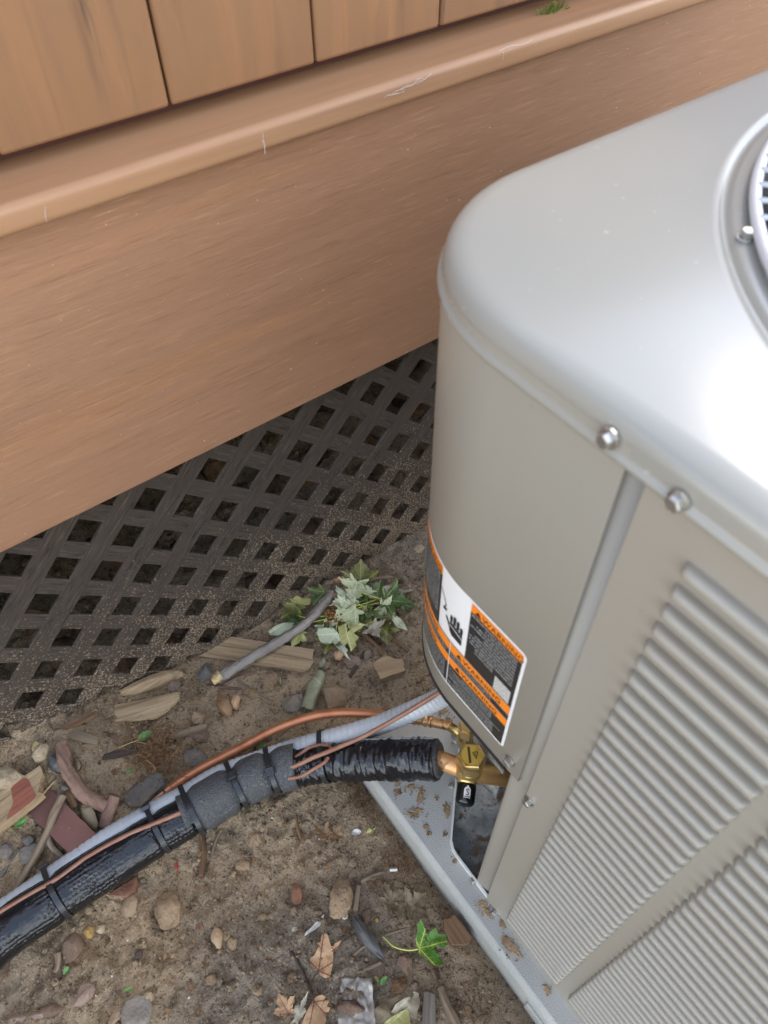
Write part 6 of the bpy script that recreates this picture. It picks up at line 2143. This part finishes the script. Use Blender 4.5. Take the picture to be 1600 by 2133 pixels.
def scatter(name, mt, n, size, seed, label, dens=None, sub=1, flat=0.75, region=None, zoff=0.0):
    rg = np.random.default_rng(seed)
    Vn, Fn = icosphere(sub)
    Fn_ = np.array(Fn)
    lo, hi = size
    Vs, Fs = [], []
    cnt = 0
    tries = 0
    while cnt < n and tries < n * 14:
        tries += 1
        if region: x, y = rg.uniform(region[0], region[1]), rg.uniform(region[2], region[3])
        else: x, y = rg.uniform(-0.55, 0.5), rg.uniform(-0.08, 0.92)
        if 0.19 < x < 1.03 and y < 0.378: continue
        if dens is not None and rg.random() > dens(x, y): continue
        s = lo + (hi - lo) * rg.random() ** 3.2
        P = Vn * (1 + (0.75 if sub < 2 else 0.42) * (rg.random((len(Vn), 1)) - 0.5)) * s * np.array([rg.uniform(.7, 1.2), rg.uniform(.7, 1.2), flat * rg.uniform(.7, 1.1)])
        a = rg.uniform(0, 6.28)
        ca, sa = math.cos(a), math.sin(a)
        P = np.stack([P[:, 0] * ca - P[:, 1] * sa, P[:, 0] * sa + P[:, 1] * ca, P[:, 2]], 1)
        P += np.array([x, y, gh(x, y) + s * 0.25 + zoff])
        Vs.append(P)
        Fs.append(Fn_ + cnt * len(Vn))
        cnt += 1
    V_ = np.concatenate(Vs)
    F_ = np.concatenate(Fs)
    me = bpy.data.meshes.new(name)
    me.vertices.add(len(V_))
    me.vertices.foreach_set('co', V_.astype(np.float32).ravel())
    me.loops.add(F_.size)
    me.loops.foreach_set('vertex_index', F_.astype(np.int32).ravel())
    me.polygons.add(len(F_))
    me.polygons.foreach_set('loop_start', np.arange(0, F_.size, 3, dtype=np.int32))
    me.update(calc_edges=True)
    return tag(link(name, me, mt), label, None, None, 'stuff')


def clod_density(x, y):
    v = float(vnoise(np.array([x * 5.3 + 9]), np.array([y * 5.3 + 2]), 6)[0])
    d = 0.22 + 1.3 * max(0, v + 0.05)
    # more clods along the sleeve and the pad
    q = Vector((x, y))
    if 0.08 < x < 0.2 and y < 0.36: d += 0.35
    if 0.27 < y < 0.38 and x < 0.15: d += 0.45
    return min(1, d)


scatter('soil_crumbs', M['soil'], 8000, (0.0006, 0.0036), 21, 'loose crumbs of soil', clod_density)
scatter('soil_clods', M['soil'], 300, (0.0030, 0.0085), 22, 'lumps of soil', clod_density, 2, 0.6)
scatter('pebbles', M['st_tan'], 70, (0.0010, 0.0034), 23, 'small mixed pebbles on the soil', None, 2, 0.7)
scatter('pebbles_grey', M['st_grey'], 80, (0.0010, 0.0036), 24, 'small grey pebbles on the soil', None, 2, 0.7).name = 'grey_pebbles'
scatter('white_grit', M['chip'], 260, (0.0006, 0.0019), 25, 'tiny white grains on the soil', None, 1, 0.8)
scatter('crawl_space_stones', M['st_brown'], 130, (0.008, 0.030), 26, 'stones in the dark behind the lattice', None, 2, 0.5, (-0.6, 1.0, 0.68, 1.25))


def fibres(name, mt, n, length, rad, seed, label, region=None, dens=None, lift=0.004, jitter=0.35):
    rg = random.Random(seed)
    V_, F_ = [], []
    cnt = 0
    tries = 0
    while cnt < n and tries < n * 12:
        tries += 1
        if region: x, y = rg.gauss(region[0], region[2]), rg.gauss(region[1], region[3])
        else: x, y = rg.uniform(-0.5, 0.45), rg.uniform(-0.06, 0.68)
        if 0.19 < x < 1.03 and y < 0.378: continue
        if dens and rg.random() > dens(x, y): continue
        L = rg.uniform(*length)
        a = rg.uniform(0, 6.28)
        pts = []
        k = 5
        for i in range(k):
            pts.append(Vector((x, y, gh(x, y) + rg.uniform(0.0004, lift))))
            a += rg.gauss(0, jitter)
            x += math.cos(a) * L / k
            y += math.sin(a) * L / k
        r = rg.uniform(*rad)
        v, f, u = tube_data(pts, [r, r, r * 0.9, r * 0.8, r * 0.5], 3, False)
        b = len(V_)
        V_ += v
        F_ += [tuple(i_ + b for i_ in q) for q in f]
        cnt += 1
    return tag(link(name, mesh(name, V_, F_), mt), label, None, None, 'stuff')


fibres('rootlets', M['fibre'], 520, (0.010, 0.040), (0.00022, 0.0005), 31, 'fine dry rootlets and straws on the soil')
rp = gpt(335, 1574)
fibres('root_tangle', M['fibre'], 230, (0.018, 0.042), (0.0003, 0.0006), 32, 'tangle of fine brown roots near the copper pipe', (rp.x, rp.y, 0.019, 0.017), None, 0.016, 0.8)
for i, (a, b, s_, n_) in enumerate(((790, 1850, 0.020, 60), (860, 1780, 0.018, 60), (770, 1660, 0.018, 60), (985, 2085, 0.025, 50))):
    q = gpt(a, b)
    fibres('root_mat', M['fibre'], n_, (0.012, 0.034), (0.00025, 0.0005), 33 + i, 'thin brown roots along the pad edge', (q.x, q.y, s_, s_), None, 0.007, 0.7)


def flakes(name, mt, n, size, seed, label, region=None, dens=None):
    rg = random.Random(seed)
    V_, F_ = [], []
    cnt = 0
    while cnt < n:
        x, y = (rg.uniform(region[0], region[1]), rg.uniform(region[2], region[3])) if region else (rg.uniform(-0.5, 0.45), rg.uniform(-0.06, 0.92))
        if 0.19 < x < 1.03 and y < 0.378: continue
        s = rg.uniform(*size)
        a = rg.uniform(0, 6.28)
        el = rg.uniform(0.25, 0.9)
        z = gh(x, y) + s * 0.15 + 0.0008
        c = Vector((x, y, z))
        ax = Vector((math.cos(a), math.sin(a), rg.uniform(-0.3, 0.4)))
        bx_ = Vector((-math.sin(a) * el, math.cos(a) * el, rg.uniform(-0.3, 0.3)))
        k = 6
        b = len(V_)
        V_.append(c + Vector((0, 0, s * rg.uniform(-0.15, 0.25))))
        for i in range(k):
            t = 2 * math.pi * i / k
            rr = s * rg.uniform(0.6, 1.15)
            V_.append(c + ax * math.cos(t) * rr + bx_ * math.sin(t) * rr)
        for i in range(k): F_.append((b, b + 1 + i, b + 1 + (i + 1) % k))
        cnt += 1
    return tag(link(name, mesh(name, V_, F_, False), mt), label, None, None, 'stuff')


flakes('leaf_litter', M['litter'], 560, (0.0015, 0.0065), 41, 'brown scraps of leaf and bark on the soil')
flakes('crawl_space_litter', M['litter'], 260, (0.010, 0.035), 42, 'dead leaves in the dark behind the lattice', (-0.6, 1.0, 0.67, 1.25))

# mud splashed on the pad
def splats(name, spots, z, seed, label):
    rg = random.Random(seed)
    V_, F_ = [], []
    for px, py, rx_, ry_, rot in spots:
        k = (at(px, py, z) - EYE).dot(FWD) / F_PX
        c = at(px, py, z)
        n = 26
        b = len(V_)
        ph = rg.uniform(0, 90)
        V_.append(c + Vector((0, 0, 0.0008)))
        rings_ = 3
        for q in range(1, rings_ + 1):
            for i in range(n):
                t = 2 * math.pi * i / n
                rr = (q / rings_) * (1 + 0.65 * mnoise.noise(Vector((math.cos(t) * 1.6 + ph, math.sin(t) * 1.6, 0))) + 0.35 * mnoise.noise(Vector((math.cos(t) * 5 + ph, math.sin(t) * 5, 4))))
                x, y = math.cos(t) * rr * rx_ * k, math.sin(t) * rr * ry_ * k
                xr = x * math.cos(rot) - y * math.sin(rot)
                yr = x * math.sin(rot) + y * math.cos(rot)
                hz = (0.0005 if q < rings_ else 0.0001) + (0.0006 * rg.random() if q < rings_ else 0)
                rxv = Vector((RIGHT.x, RIGHT.y, 0)).normalized()
                ryv = Vector((FWD.x, FWD.y, 0)).normalized()
                V_.append(c + rxv * xr + ryv * yr + Vector((0, 0, hz)))
        for i in range(n): F_.append((b, b + 1 + i, b + 1 + (i + 1) % n))
        for q in range(rings_ - 1):
            for i in range(n):
                F_.append((b + 1 + q * n + i, b + 1 + (q + 1) * n + i, b + 1 + (q + 1) * n + (i + 1) % n, b + 1 + q * n + (i + 1) % n))
        # crumbs round it
        for _ in range(int(6 + rx_ * 0.8)):
            a = rg.uniform(0, 6.28)
            d_ = rg.uniform(0.6, 1.9) * rx_ * k
            s = rg.uniform(0.0004, 0.0014)
            cc_ = c + Vector((math.cos(a) * d_, math.sin(a) * d_, 0.0003))
            bb = len(V_)
            Vn_, Fn_ = icosphere(1)
            V_ += [cc_ + Vector(v) * s for v in Vn_]
            F_ += [tuple(i + bb for i in f) for f in Fn_]
    return tag(link(name, mesh(name, V_, F_), M['dirt']), label, None, None, 'stuff')


splats('mud_splashes', [(829, 1650, 9, 7, 0), (856, 1640, 9, 7, 0.5), (876, 1655, 8, 16, -0.3), (868, 1690, 13, 7, 0), (856, 1697, 9, 5, 0), (930, 1686, 8, 18, 0.1), (894, 1736, 6, 5, 0), (888, 1722, 5, 4, 0), (927, 1738, 4, 3, 0), (948, 1792, 5, 5, 0),
                        (829, 1632, 5, 4, 0), (908, 1622, 6, 6, 0), (922, 1480, 12, 8, 0.6), (934, 1500, 8, 5, 0.2), (908, 1662, 4, 3, 0), (1006, 1882, 10, 7, 0.3), (1012, 1896, 8, 9, -0.4), (1046, 1925, 5, 9, 0.5), (1058, 1960, 14, 11, -0.6), (1072, 1980, 16, 9, -0.5), (1140, 2060, 6, 10, 0.6), (1022, 1905, 5, 4, 0), (995, 1838, 3, 3, 0), (905, 1560, 6, 4, 0)], 0.0352, 51, 'dried mud splashes on the grey pad')
